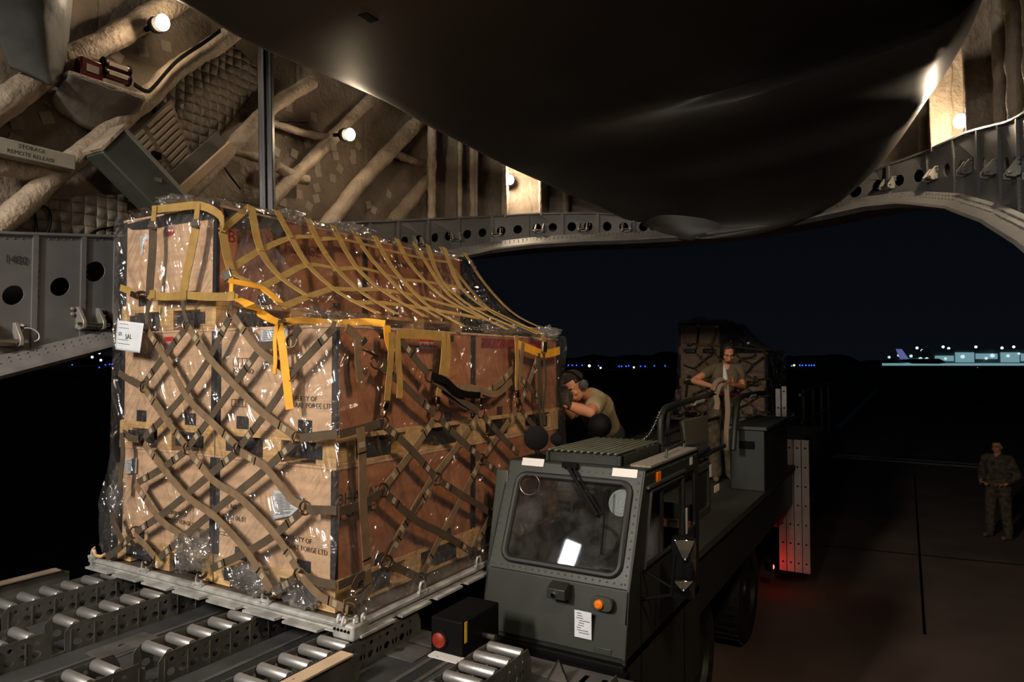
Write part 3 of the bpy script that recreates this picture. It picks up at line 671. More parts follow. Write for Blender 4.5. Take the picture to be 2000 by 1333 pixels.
# square tape patches over the blanket seams
q = MB(); rp = random.Random(5)
def patchq(px, py, sz=0.04):
    c = onX(px, py, -4.95)
    for _ in range(4):
        s = sY(c.y); w_ = uat(s); X = w_[0] - 0.20 - 0.10 * (c.z - w_[3]) / 2.6 + 0.05 * noise.noise(Vector((s * 1.6, c.z * 1.6, 3))); c = onX(px, py, X + 0.008)
    a = rp.uniform(-0.5, 0.5); u = Vector((0, math.cos(a), math.sin(a))) * sz; v = Vector((0, -math.sin(a), math.cos(a))) * sz
    q.add([c - u - v, c + u - v, c + u + v, c - u + v], [(0, 1, 2, 3)])
for (x, y) in ((652, 287), (690, 300), (656, 305), (690, 313), (620, 322), (622, 338), (664, 330), (650, 348), (619, 367), (585, 380), (618, 388), (604, 403), (553, 395), (575, 345), (565, 210), (613, 228), (690, 395), (540, 296), (97, 195), (92, 230), (33, 240), (30, 275), (280, 100), (270, 60), (325, 90), (230, 110), (700, 285), (720, 400), (730, 410), (760, 380), (560, 260), (600, 280), (575, 300)): patchq(x, y)
q.build('tape_patch', MAT['patch'], wall, smooth=False)

# shelf, red gear, boxes and panel on the wall
sh = root('wall_shelf', onX(200, 160, -4.7), 'padded grey shelf between the two nearest wrapped frames', 'shelf')
pa, pb = onX(135, 136, -4.62), onX(285, 186, -4.62)
q = MB(); q.prism([pa, pb, pb + Vector((-0.3, 0, 0)), pa + Vector((-0.3, 0, 0))], (0, 0, -0.03)); q.build('shelf_board', MAT['wrap'], sh, bevel=0.008)
q = MB(); q.grid(lambda i, j: pa.lerp(pb, i) + Vector((-0.24 * j, 0, -0.03 - 0.24 * j * (0.55 + 0.45 * math.sin(i * 3.1)) + 0.02 * noise.noise(Vector((i * 5, j * 5, 2))))), 14, 8); q.build('shelf_skirt', M('skirt_blanket', (104, 98, 88), rough=0.6, var=0.2, bump=0.4, bs=14), sh, solid=0.01)
MAT['redgear'] = M('red_enamel', (84, 18, 13), rough=0.3, var=0.1)
def redunit(px, py, label, L=0.16, two=True):
    c = onX(px, py, -4.70); d = (pb - pa).normalized(); up = Vector((0, 0, 1))
    o = root('strap_reel', c, label, 'reel', 'red reels on the wall shelf')
    MB().cyl(c - d * L / 2, c + d * L / 2, 0.036, 16).build('body', MAT['redgear'], o)
    for sd in (-1, 1): MB().cyl(c + d * sd * L / 2, c + d * sd * (L / 2 + 0.012), 0.043, 16).build('end_cap', MAT['black'], o)
    MB().bar(c - d * L * 0.4 + Vector((0.035, 0, 0)), c + d * L * 0.4 + Vector((0.035, 0, 0)), 0.004, 0.03).build('face_label', MAT['patch'], o)
redunit(226, 132, 'red cylinder lying uppermost on the padded wall shelf')
redunit(226, 149, 'red cylinder lying under another on the padded wall shelf')
c = onX(173, 138, -4.72); o = root('red_case', c, 'small dark red case with white label on the padded wall shelf', 'case')
MB().box(c, (0.1, 0.15, 0.13)).build('case_body', MAT['redgear'], o, bevel=0.01); MB().box(c + Vector((0.051, 0, 0)), (0.003, 0.08, 0.05)).build('case_label', MAT['patch'], o)
for dz in (-0.035, 0.0, 0.035):
    MB().tube([onX(x, y + dz * 60, -4.70) for (x, y) in ((262, 165), (285, 178), (300, 170), (345, 120), (400, 82), (430, 60))], 0.008, 6, sm=5).build('wall_cable', MAT['black'], wall)
c = onX(35, 296, -4.70)
o = root('release_box', c, 'cream box lettered storage remote release on the padded wall', 'box')
MB().box(c, (0.10, 0.62, 0.10)).build('box_body', M('cream_box', (140, 134, 118), rough=0.5, var=0.1), o, bevel=0.006)
text('STORAGE', 'lettering', 0.034, c + Vector((0.0492, -0.02, 0.012)), (0, 1, 0), (0, 0, 1), MAT['print'], o)
text('REMOTE RELEASE', 'lettering', 0.034, c + Vector((0.0492, -0.08, -0.032)), (0, 1, 0), (0, 0, 1), MAT['print'], o)
# diagonal equipment box
A_, B_ = onX(205, 280, -4.62), onX(330, 410, -4.62); d = (B_ - A_).normalized(); nrm = Vector((1, 0, 0)); wv = d.cross(nrm)
o = root('equipment_box', A_, 'dark green equipment box hung aslant on the padded wall', 'box')
q = MB(); q.bar(A_, B_ + d * 0.3, 0.24, 0.20, nrm); q.build('box_body', M('dark_green_box', (62, 66, 60), rough=0.5, var=0.15), o, bevel=0.01)
q = MB(); q.bar(A_ + d * -0.03 + wv * -0.02, A_ + d * 0.0 - wv * 0.02, 0.26, 0.22, nrm); q.build('box_lid', MAT['wrap'], o, bevel=0.006)
q = MB(); q.bar(A_ + wv * -0.12 + nrm * 0.07, B_ + d * 0.3 - wv * 0.12 + nrm * 0.07, 0.02, 0.1, nrm); q.build('box_edge', M('edge_grey', (120, 116, 106), var=0.1), o)
MB().box(A_ + d * 0.36 + nrm * 0.104 - wv * 0.04, (0.012, 0.05, 0.03)).build('latch', MAT['steel'], o)
# ribbed access panel
P = [onX(215, 300, -4.83), onX(330, 195, -4.83), onX(372, 310, -4.83), onX(300, 385, -4.83)]
o = root('access_panel', P[0], 'brown ribbed access panel beside the slanted equipment box', 'panel')
q = MB(); q.prism(P, (0.03, 0, 0)); q.build('panel_body', M('brown_panel', (110, 96, 80), rough=0.6, var=0.1), o, bevel=0.004)
q = MB()
for i in range(9):
    t = (i + 0.7) / 9.4; a = P[0].lerp(P[3], t); b = P[1].lerp(P[2], t); 
    for (f0, f1) in ((0.04, 0.47), (0.53, 0.96)): q.bar(a.lerp(b, f0) + Vector((0.034, 0, 0)), a.lerp(b, f1) + Vector((0.034, 0, 0)), 0.03, 0.016, (1, 0, 0))
q.build('panel_rib', M('brown_rib', (118, 103, 86), rough=0.6, var=0.1), o, bevel=0.005)
MB().box(P[0].lerp(P[2], 0.5) + Vector((0.05, 0, 0)), (0.03, 0.07, 0.05)).build('panel_handle', MAT['black'], o, bevel=0.006)
# pale plank
A_, B_ = onX(312, 412, -4.66), onX(452, 284, -4.66)
o = root('plank', A_, 'long pale plank leaning along a wrapped frame above the top crate', 'plank')
MB().bar(A_, B_, 0.07, 0.03, (1, 0, -0.2)).build('plank_face', M('pale_board', (176, 152, 122), rough=0.6, var=0.1), o, bevel=0.004)
MB().bar(A_ + Vector((-0.05, -0.06, 0.05)), B_ + Vector((-0.05, -0.06, 0.05)), 0.11, 0.02, (1, 0, 0)).build('plank_back', M('grey_board', (88, 82, 74), var=0.15), o)
# loose cables below the near frame
for pts in (((60, 385), (68, 420), (72, 455), (70, 470)), ((75, 400), (95, 410), (98, 440), (85, 470)), ((160, 470), (190, 450), (215, 445), (240, 440))):
    MB().tube([onX(x, y, -4.80) for (x, y) in pts], 0.009, 6, sm=6).build('wall_cable', MAT['black'], wall)
for pts in (((120, 350), (100, 370), (60, 400)), ((430, 300), (440, 330), (470, 370)), ((600, 240), (540, 238), (520, 236))):
    MB().tube([onX(x, y, -4.80) for (x, y) in pts], 0.007, 6, sm=6).build('wall_cable', MAT['black'], wall)
# upright actuator strut
pt, pb_ = onX(517, 100, -4.35), onX(526, 420, -4.35)
o = root('door_strut', pb_, 'tall dark steel strut rising from behind the top crate to the door', 'strut')
MB().bar(pb_ + Vector((0, 0, -0.5)), pt + Vector((0, 0, 0.2)), 0.11, 0.06, (0.5, -0.86, 0)).build('channel', M('strut_grey', (24, 25, 29), rough=0.45, var=0.15), o, bevel=0.006)
MB().bar(pb_ + Vector((0.02, -0.045, -0.5)), pt + Vector((0.02, -0.045, 0.2)), 0.022, 0.02, (0.5, -0.86, 0)).build('rail', M('strut_edge', (62, 62, 68), rough=0.5, metal=0.0, var=0.1), o, bevel=0.003)

# ------------------------------------------------------------------ raised cargo door
EL = [(-4.15, -1.0, 5.45), (-4.15, 0.7, 5.40)] + [tuple(onX(x, y, X)) for (x, y, X) in ((260, 0, -4.12), (430, 95, -4.10), (560, 148, -4.07), (700, 205, -4.03), (790, 254, -3.95), (860, 288, -3.86), (940, 326, -3.74), (1000, 352, -3.60), (1070, 382, -3.42), (1140, 410, -3.16), (1215, 445, -2.82))] + [tuple(onY(x, y, Y)) for (x, y, Y) in ((1290, 464, 7.0), (1420, 460, 7.08))]
ER = [(0.62, -1.0, 5.5), (0.60, 0.9, 5.5)] + [tuple(onX(x, y, X)) for (x, y, X) in ((1990, -60, 0.60), (1965, 0, 0.52), (1928, 80, 0.44), (1890, 160, 0.37))] + [tuple(onY(x, y, Y)) for (x, y, Y) in ((1850, 215, 5.75), (1815, 262, 6.1), (1775, 312, 6.4), (1740, 345, 6.6), (1700, 380, 6.78), (1650, 405, 6.9), (1600, 430, 7.0), (1540, 447, 7.05), (1480, 456, 7.08))]
SL = smooth_path(EL, 4); SR = smooth_path(ER, 4)
def resamp(P, n):
    L = [0]
    for i in range(1, len(P)): L.append(L[-1] + (P[i] - P[i - 1]).length)
    out = []; k = 0
    for i in range(n + 1):
        t = L[-1] * i / n
        while k < len(L) - 2 and L[k + 1] < t: k += 1
        out.append(P[k].lerp(P[k + 1], (t - L[k]) / max(L[k + 1] - L[k], 1e-9)))
    return out
ND = 70; RL = resamp(SL, ND); RR = resamp(SR, ND)
def doorp(i, j):
    k = int(round(i * ND)); a, b = RL[k], RR[k]; W = (b - a).length
    u = j
    p = a.lerp(b, u); e = min(u, 1 - u) * W            # distance from the edge
    up = 0.34 * max(0, 1 - e / 0.34) ** 2 if W > 0.8 else 0.34 * max(0, 1 - e / 0.34) ** 2 * W / 0.8
    fall = max(0.0, min(1.0, (k / ND - 0.0)))
    p = p + Vector((0, 0, up - 0.02 - 0.10 * math.sin(math.pi * u) * min(W / 3, 1)))
    return p
# finer sampling near the rolled edges
us = [0, 0.012, 0.025, 0.04, 0.055, 0.07, 0.09, 0.12, 0.16, 0.22, 0.3, 0.4, 0.5, 0.6, 0.7, 0.78, 0.84, 0.88, 0.91, 0.93, 0.945, 0.96, 0.975, 0.988, 1]
q = MB(); nu = len(us) - 1
q.grid(lambda i, j: doorp(i, us[int(round(j * nu))]), ND, nu)
door = q.build('cargo_door', MAT['door'], ang=60); tag(door, 'huge dark cargo door raised overhead like a ceiling', 'door')
md = door.modifiers.new('thick', 'SOLIDIFY'); md.thickness = 0.03; md.offset = -1
for (x, y) in ((720, 22),):
    p = onZ(x, y, 5.28); MB().box(p + Vector((0, 0, -0.02)), (0.08, 0.12, 0.05)).build('drain_fitting', MAT['black'], door, bevel=0.01)
# fuselage roof over the bay
q = MB(); q.span((-5.3, -7.2, 6.5), (1.3, 9, 6.6)); rf = q.build('ceiling', M('roof_liner', (60, 58, 55), var=0.2), smooth=False); tag(rf, kind='structure')
q = MB(); q.span((1.1, -7.2, 1.5), (1.2, 3.5, 6.5)); rw = q.build('wall_right', MAT['wall'], smooth=False); tag(rw, kind='structure')
q = MB(); q.span((-5.3, -7.3, 1.5), (1.3, -7.2, 6.5)); rw = q.build('wall_front', MAT['wall'], smooth=False); tag(rw, kind='structure')
q = MB(); q.span((-5.15, -7.2, 1.4), (-5.05, -0.8, 6.5)); rw = q.build('wall_side', MAT['wall'], smooth=False); tag(rw, kind='structure')

# ------------------------------------------------------------------ wall lamps
def lamp_at(px, py, lo, hi, off):
    s = s_at_px(px, lo, hi); best = None
    for k in range(-60, 61):
        t = s + k * 0.005; a = uat(t); q_ = Vector((a[0], a[1], a[3] + 0.4)) + unorm(t) * off; v = CM.transposed() @ (q_ - CO); e = abs(1000 + FPX * v.x / -v.z - px)
        if best is None or e < best[0]: best = (e, t, q_)
    q_ = best[2]; rr = ray(px, py); k = Vector((q_.x, q_.y)).length / Vector((rr.x, rr.y)).length
    return CO + rr * k, -unorm(best[1])
MAT['lampbright'] = EM('bright_lamp_glass', (255, 230, 196), 420)
def lamp(p, wallv, label, r=0.045, dim=False):
    bright = wallv is None
    if wallv is None: p, wallv = p
    p = Vector(p); o = root('bulkhead_lamp', p, label, 'lamp', 'caged lamps round the raised door')
    w_ = Vector(wallv).normalized()
    MB().ball(p, r, 16, (1, 1, 1.25)).build('lamp_glass', MAT['lampdim'] if dim else MAT['lampbright'] if bright else MAT['lampglass'], o)
    q = MB(); q.lathe([(0.05, 0), (0.06, 0.02), (0.05, 0.05)], p - w_ * 0.0 + w_ * (r + 0.01), w_, 16); q.build('lamp_base', MAT['black'], o)
    MB().cyl(p + w_ * (r + 0.05), p + w_ * (r + 0.16), 0.018, 8).build('lamp_bracket', MAT['black'], o)
    return o
lamp(onX(318, 44, -4.52), (-1, 0, 0), 'lit lamp nearest the shelf of red reels, against the door edge')
lamp(onX(684, 263, -4.38), (-1, 0, 0.15), 'lit lamp between two wrapped frames behind the crate load')
lamp(lamp_at(996, 351, sY(4), MID, -0.02), None, 'lit lamp where the door edge meets the glowing wall bay')
lamp(lamp_at(1876, 237, MID, acc[-1] - 2, 0.0), None, 'lit lamp beside the bright bay across the opening from the crates')
lamp((0.62, 3.0, 5.78), (1, 0, 0), 'lamp hidden above the outer edge of the raised door', dim=True)
# ------------------------------------------------------------------ near load: aluminium pallet
PX0, PX1, PY0, PY1, PZ0, PZ1 = -4.50, -2.26, 2.40, 5.10, 1.812, 1.868
def tie_ring(o, p, out):
    out = Vector(out); sd = Vector((-out.y, out.x, 0)); up = Vector((0, 0, 1))
    q = MB(); q.tube([p - sd * 0.022 + up * 0.0, p - sd * 0.022 + up * 0.03, p - sd * 0.012 + up * 0.048, p + sd * 0.012 + up * 0.048, p + sd * 0.022 + up * 0.03, p + sd * 0.022], 0.007, 8)
    r_ = q.build('tie_ring', MAT['alu'], o)
    q = MB()
    for k in (-1, 1): q.cyl(p + sd * 0.03 * k - out * 0.005, p + sd * 0.03 * k + out * 0.014, 0.012, 8)
    q.cyl(p - sd * 0.034, p + sd * 0.034, 0.011, 8); q.build('ring_seat', MAT['alu'], r_)
def make_pallet(X0, Y0, label, group):
    W, L = PX1 - PX0, PY1 - PY0; x0, y0 = X0, Y0; x1, y1 = X0 + W, Y0 + L
    o = root('cargo_pallet', ((x0 + x1) / 2, (y0 + y1) / 2, PZ0), label, 'pallet', group)
    MB().span((x0 + 0.04, y0 + 0.04, PZ0 + 0.004), (x1 - 0.04, y1 - 0.04, PZ1 - 0.004)).build('deck', MAT['paldeck'], o)
    q = MB()
    for (a, b, out) in (((x0, y0), (x1, y0), (0, -1)), ((x1, y0), (x1, y1), (1, 0)), ((x1, y1), (x0, y1), (0, 1)), ((x0, y1), (x0, y0), (-1, 0))):
        a = Vector((a[0], a[1], 0)); b = Vector((b[0], b[1], 0)); d = (b - a).normalized(); n = Vector((out[0], out[1], 0))
        prof = [(-0.045, PZ1), (-0.02, PZ1), (-0.008, PZ1 - 0.006), (-0.008, PZ1 - 0.022), (-0.026, PZ1 - 0.03), (-0.026, PZ0 + 0.012), (-0.012, PZ0 + 0.008), (-0.012, PZ0), (-0.045, PZ0)]
        P = [a + n * p[0] + Vector((0, 0, p[1])) for p in prof]; q.prism(P, b - a)
    q.build('edge_rail', MAT['alu'], o, bevel=0.002)
    q = MB(); 
    for (a, b, out) in (((x0, y0), (x1, y0), (0, -1)), ((x1, y0), (x1, y1), (1, 0))):
        a = Vector((a[0], a[1], 0)); b = Vector((b[0], b[1], 0)); d = (b - a).normalized(); n = Vector((out[0], out[1], 0)); L_ = (b - a).length; s = 0.03
        while s + 0.24 < L_:
            MB().prism([a + d * s + n * 0.030 + Vector((0, 0, PZ0)), a + d * (s + 0.24) + n * 0.030 + Vector((0, 0, PZ0)), a + d * (s + 0.25) - n * 0.03 + Vector((0, 0, PZ0)), a + d * s - n * 0.03 + Vector((0, 0, PZ0))], (0, 0, 0.012)).build('lock_flange', MAT['alu'], o, smooth=False); s += 0.295
    return o
pal = make_pallet(PX0, PY0, 'aluminium cargo pallet under the near plastic wrapped crates, on the rollers', 'cargo pallets')
for x in (-4.47, -3.93, -3.42, -2.88): tie_ring(pal, Vector((x, PY0 + 0.02, PZ1 + 0.004)), (0, -1, 0))
for y in (2.95, 3.5, 4.05): tie_ring(pal, Vector((PX1 - 0.02, y, PZ1 + 0.004)), (1, 0, 0))
q = MB(); q.span((PX1 - 0.12, PY0 - 0.012, PZ0 - 0.012), (PX1 + 0.014, PY0 + 0.10, PZ1 + 0.008)); cb = q.build('corner_fitting', MAT['alu'], pal, bevel=0.012)
for (dx, dy) in ((-0.09, 0.005), (-0.05, -0.005), (-0.01, 0.03), (0.0, 0.07)):
    MB().torus(Vector((PX1 + dx, PY0 + dy, PZ1 + 0.02)), (1, 0.4, 0), 0.02, 0.006, 14, 6).build('corner_ring', MAT['white'], cb)
for k in range(5): MB().cyl((PX1 - 0.1 + 0.022 * k, PY0 - 0.012, PZ1 - 0.02), (PX1 - 0.1 + 0.022 * k, PY0 - 0.02, PZ1 - 0.02), 0.006, 8).build('corner_bolt', MAT['black'], cb)

# ------------------------------------------------------------------ crates
CW, CD, CH = 0.925, 1.22, 0.71
def make_crate():
    o = root('wooden_crate', (0, 0, 0), 'x', 'crate', None); w, d, h = CW, CD, CH; s = 0.155
    q = MB()
    for x in (-w / 2 + 0.07, 0.0, w / 2 - 0.07):
        for y in (-d / 2 + 0.07, 0, d / 2 - 0.07): q.box((x, y, 0.067), (0.14, 0.14, 0.094))
        q.box((x, 0, 0.01), (0.14, d, 0.02))
    for y in (-d / 2 + 0.07, 0, d / 2 - 0.07): q.box((0, y, 0.122), (w, 0.14, 0.016))
    q.box((0, 0, 0.1425), (w, d, 0.025)); q.build('skid', MAT['pine'], o, smooth=False, bevel=0.002)
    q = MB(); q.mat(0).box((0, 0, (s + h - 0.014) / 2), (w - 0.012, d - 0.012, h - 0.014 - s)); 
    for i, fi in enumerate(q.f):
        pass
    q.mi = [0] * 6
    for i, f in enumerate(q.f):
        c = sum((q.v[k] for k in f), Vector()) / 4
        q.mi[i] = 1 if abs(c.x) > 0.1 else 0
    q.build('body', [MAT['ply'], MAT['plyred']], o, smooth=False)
    MB().box((0, 0, h - 0.008), (w, d, 0.014)).build('lid', MAT['ply'], o, smooth=False, bevel=0.002)
    for sx_ in (-1, 1):
        for sy in (-1, 1):
            q = MB(); x = sx_ * (w / 2 - 0.006); y = sy * (d / 2 - 0.006)
            q.span((x - sx_ * 0.032, y, s + 0.005), (x + sx_ * 0.002, y + sy * 0.002, h - 0.016)); q.span((x, y - sy * 0.018, s + 0.005), (x + sx_ * 0.002, y + sy * 0.002, h - 0.016))
            q.build('corner_tape', MAT['tape'], o, smooth=False)
    for (x0, x1) in ((-0.31, -0.17), (0.17, 0.31)):
        for sy in (-1, 1):
            y = sy * (d / 2); q = MB(); q.span((x0 - 0.06, y, 0.03), (x1 + 0.06, y + sy * 0.001, 0.10)); q.build('skid_opening_shade', MAT['tape'], o, smooth=False)  # black sheet across the skid opening, its shade put in as colour
            q = MB(); q.span((x0 + 0.02, y - sy * 0.006, s + 0.0), (x1 - 0.02, y - sy * 0.004, s + 0.07)); q.build('tape_tab', MAT['tape'], o, smooth=False)
    for (y0, y1) in ((-0.42, -0.2), (0.2, 0.42)):
        x = w / 2; MB().span((x, y0, 0.025), (x + 0.001, y1, 0.105)).build('skid_opening_shade', MAT['tape'], o, smooth=False)  # side openings darkened by the same kind of black sheet, painted shade
        MB().span((x - 0.005, y0 + 0.1, s), (x - 0.0035, y0 + 0.17, s + 0.06)).build('tape_tab', MAT['tape'], o, smooth=False)
    return o
proto = make_crate()
XL, XR = -3.85, -2.915; Y1c, Y2c = 2.48 + CD / 2, 3.71 + CD / 2; Z0c = PZ1 + 0.002
spots = [((XL, Y1c, Z0c), 'bottom front crate of the tall stack, behind the bunched film'),
         ((XR, Y1c, Z0c), 'bottom crate at the near pallet corner, with a delivery note on its front'),
         ((XL, Y2c, Z0c), 'bottom rear crate of the tall stack'), ((XR, Y2c, Z0c), 'bottom rear crate beside the loader cab'),
         ((XL, Y1c, Z0c + CH), 'middle front crate of the tall stack, below the white SAL tag'),
         ((XR, Y1c, Z0c + CH), 'upper crate at the near corner with a black taped edge and property stencil'),
         ((XL, Y2c, Z0c + CH), 'middle rear crate of the tall stack'), ((XR, Y2c, Z0c + CH), 'upper rear crate, against which the man in tan pushes'),
         ((XL, Y1c, Z0c + 2 * CH), 'topmost front crate with black flap, red fragile sticker and yellow straps'),
         ((XL, Y2c, Z0c + 2 * CH), 'topmost rear crate under the yellow net')]
crates = []
for i, (p, lb) in enumerate(spots):
    c = proto if i == 0 else dup(proto); c.location = p; c['label'] = lb; c['group'] = 'wooden crates on the near pallet'; crates.append(c)
def fy(px, py, Y): return onY(px, py, Y)
FY = 2.48 + 0.006 - 0.002     # front faces of the crates
RX = XR + CW / 2 - 0.006 + 0.002
# markings on the crates
def ftext(c, s, px, py, size, width=None, m='ink'): return text(s, 'stencil', size, onY(px, py, FY), (1, 0, 0), (0, 0, 1), MAT[m], c, width=width)
def rtext(c, s, px, py, size, width=None, m='ink'): return text(s, 'stencil', size, onX(px, py, RX), (0, 1, 0), (0, 0, 1), MAT[m], c, width=width)
ftext(crates[5], 'PROPERTY OF', 558, 782, 0.036); ftext(crates[5], 'BHARAT FORGE LTD', 558, 795, 0.036)
ftext(crates[5], 'PART NO', 455, 730, 0.04); ftext(crates[5], 'LE-31', 455, 747, 0.04); ftext(crates[5], 'SRNO', 470, 776, 0.04)
ftext(crates[1], 'PART NO', 428, 990, 0.036); ftext(crates[1], 'LE-31 06.01', 436, 1013, 0.04); ftext(crates[1], 'PROPERTY OF', 548, 1052, 0.036); ftext(crates[1], 'BHARAT FORGE LTD', 548, 1068, 0.036)
ftext(crates[0], 'PROPERTY OF', 322, 1003, 0.034); ftext(crates[0], 'BHARAT FORGE LTD', 322, 1018, 0.034)
rtext(crates[1], 'BHARAT', 658, 990, 0.085, m='print'); rtext(crates[1], 'FORGE', 662, 1016, 0.085, m='print')
text('BHARAT FORGE', 'stencil', 0.10, onX(444, 472, XL + CW / 2 - 0.003), (0, 1, 0), (0, 0, 1), MAT['inkred'], crates[8])
text('XXXX', 'stencil', 0.05, onX(520, 560, XL + CW / 2 - 0.003), (0, 1, 0), (0, 0, 1), MAT['inkred'], crates[8]) if False else None
# stencilled frames / glass mark
def fframe(c, x0, y0, x1, y1):
    a, b = onY(x0, y0, FY - 0.001), onY(x1, y1, FY - 0.001); q = MB(); t = 0.003
    q.span((a.x, FY, a.z), (b.x, FY - 0.001, a.z - t)); q.span((a.x, FY, b.z), (b.x, FY - 0.001, b.z + t)); q.span((a.x, FY, a.z), (a.x + t, FY - 0.001, b.z)); q.span((b.x, FY, a.z), (b.x - t, FY - 0.001, b.z))
    for k in range(1, 4): x = a.x + (b.x - a.x) * k / 4; q.span((x, FY, a.z), (x + t, FY - 0.001, b.z))
    q.build('stencil_frame', MAT['ink'], c, smooth=False)
fframe(crates[1], 428, 1038, 466, 1052); fframe(crates[5], 452, 780, 480, 796); fframe(crates[5], 456, 700, 490, 716)
# stickers
def sticker(c, p, xd, w, h, n):
    xd = Vector(xd); up = Vector((0, 0, 1)); n = Vector(n); q = MB(); rot = Matrix((xd, n, up)).transposed()
    st = MB().box(p, (w, 0.002, h), rot).build('fragile_sticker', MAT['white'], c, smooth=False)
    MB().box(p + up * h * 0.34 + n * 0.001, (w, 0.002, h * 0.32), rot).build('red_band', MAT['red'], st, smooth=False)
    MB().box(p - up * h * 0.37 + n * 0.001, (w, 0.002, h * 0.26), rot).build('red_band', MAT['red'], st, smooth=False)
    text('FRAGILE', 'sticker_text', h * 0.36, p - xd * w * 0.46 - up * h * 0.13 + n * 0.002, xd, up, MAT['red'], st, width=w * 0.92)
    text('!            !', 'sticker_text', h * 0.2, p - xd * w * 0.4 + up * h * 0.27 + n * 0.003, xd, up, MAT['white'], st, width=w * 0.8)
sticker(crates[8], onY(332, 445, FY - 0.001), (1, 0, 0), 0.085, 0.09, (0, -1, 0))
sticker(crates[4], onY(330, 673, FY - 0.001), (1, 0, 0), 0.085, 0.09, (0, -1, 0))
sticker(crates[5], onX(834, 674, RX + 0.001), (0, 1, 0), 0.135, 0.095, (1, 0, 0))
# black flap, white torn label on the top crate, notes
P = [onY(x, y, FY - 0.002) for (x, y) in ((242, 440), (430, 394), (430, 425), (330, 440), (300, 447), (258, 449))]
MB().prism(P, (0, -0.003, 0)).build('black_flap', MAT['tape'], crates[8], smooth=False)
MB().prism([onX(x, y, XL + CW / 2 - 0.004) for (x, y) in ((436, 402), (560, 425), (556, 470), (520, 446), (480, 450), (440, 440))], (0.003, 0, 0)).build('black_flap', MAT['tape'], crates[8], smooth=False)
MB().prism([onY(x, y, FY - 0.001) for (x, y) in ((274, 462), (291, 460), (291, 468), (281, 470), (279, 498), (275, 499))], (0, -0.002, 0)).build('torn_label', MAT['paper'], crates[8], smooth=False)
for (xa, xb, y) in ((660, 640, 0),): pass
for (x0, y0, x1, y1) in ((742, 644, 752, 662), (876, 655, 886, 668)):
    a, b = onX(x0, y0, RX), onX(x1, y1, RX); MB().span((RX, a.y, a.z), (RX + 0.002, b.y, b.z)).build('tape_tab', MAT['tape'], crates[5], smooth=False)
a, b = onX(940, 660, RX), onX(1000, 680, RX); MB().span((RX - 0.003, 3.80, a.z - 0.07), (RX - 0.001, 4.30, a.z)).build('red_overspray', M('magenta_stain', (128, 46, 50), rough=0.6, var=0.3, vs=12), crates[7], smooth=False)
MB().span((RX - 0.003, 4.45, a.z - 0.06), (RX - 0.001, 4.75, a.z)).build('red_overspray', M('magenta_band', (150, 36, 40), rough=0.6, var=0.3, vs=12), crates[7], smooth=False)
def note(name, pts, label, Yp, lines, curl=0.0):
    P = [onY(x, y, Yp) for (x, y) in pts]
    o = root(name, P[0], label, 'paper')
    def fn(i, j): return P[0].lerp(P[1], i).lerp(P[3].lerp(P[2], i), j) + Vector((0, -curl * (math.sin(i * math.pi * 1.2) * 0.6 + 0.5 * j), 0))
    q = MB(); q.grid(fn, 12, 12); sh = q.build('sheet', MAT['paper'], o, solid=0.001)
    rn = random.Random(name); q = MB()
    for k in range(lines):
        if name == 'shipping_tag' and k in (2, 3): continue
        j = 0.1 + 0.8 * k / lines; i0 = 0.08 + 0.1 * rn.random(); i1 = i0 + 0.25 + 0.4 * rn.random()
        q.bar(fn(i0, j) + Vector((0, -0.002, 0)), fn(min(i1, 0.92), j) + Vector((0, -0.002, 0)), 0.0022, 0.0008, (0, -1, 0))
    q.build('print_line', MAT['print'], sh, smooth=False); return o, fn
o, fn = note('shipping_tag', [(229, 626), (281, 632), (273, 690), (225, 683)], 'white paper tag lettered SAL in a clear pouch on the tall stack', 2.36, 6, 0.0)
text('SAL', 'tag_text', 0.042, fn(0.38, 0.60) + Vector((0, -0.0008, 0)), (1, 0, 0), (0, 0, 1), MAT['print'], o)
text('SZL', 'tag_text', 0.026, fn(0.10, 0.5) + Vector((0, -0.0008, 0)), (1, 0, 0), (0, 0, 1), MAT['print'], o)
note('delivery_note', [(533, 957), (592, 972), (590, 1005), (533, 1016)], 'white delivery note under the film on the bottom corner crate', FY - 0.012, 14)
note('delivery_note', [(507, 645), (562, 640), (562, 668), (508, 669)], 'white paper under a ring strap at the top of the upper corner crate', FY - 0.012, 6)
note('delivery_note', [(244, 897), (267, 895), (266, 925), (246, 927)], 'small pale paper under the bulging film at the tall stack foot', FY - 0.012, 7)

# ------------------------------------------------------------------ clear film round the load
def crease(p, a):
    n1 = noise.noise(p * 3.1); n2 = noise.noise(Vector((p.x * 9, p.y * 9, p.z * 3.2))); n3 = noise.noise(p * 21)
    return a * (0.9 * n1 + 0.8 * (abs(n2) * 2 - 0.6) + 0.35 * n3)
wrap = root('plastic_film', ((PX0 + PX1) / 2, (PY0 + PY1) / 2, PZ1), 'clear crinkled plastic film wrapped round the near crates', 'plastic wrap', None)
q = MB()
sec = [(-4.46, 1.93), (-4.37, 2.2), (-4.345, 2.9), (-4.335, 3.8), (-4.31, 4.025), (-3.9, 4.035), (-3.37, 4.025), (-3.20, 3.80), (-2.96, 3.54), (-2.70, 3.36), (-2.46, 3.31), (-2.405, 3.25), (-2.42, 2.9), (-2.40, 2.4), (-2.37, 2.06), (-2.32, 1.93), (-2.285, 1.885)]
S2 = smooth_path([(x, 0, z) for x, z in sec], 6); YA, YB = 2.445, 4.975
def hull(i, j):
    k = int(round(i * (len(S2) - 1))); a = S2[max(k - 1, 0)]; b = S2[min(k + 1, len(S2) - 1)]; t = (b - a).normalized(); n = Vector((-t.z, 0, t.x)); 
    if n.x * (S2[k].x + 3.3) + n.z * (S2[k].z - 2.6) < 0: n = -n
    p = Vector((S2[k].x, YA + (YB - YA) * j, S2[k].z)); return p + n * (0.008 + crease(p, 0.012))
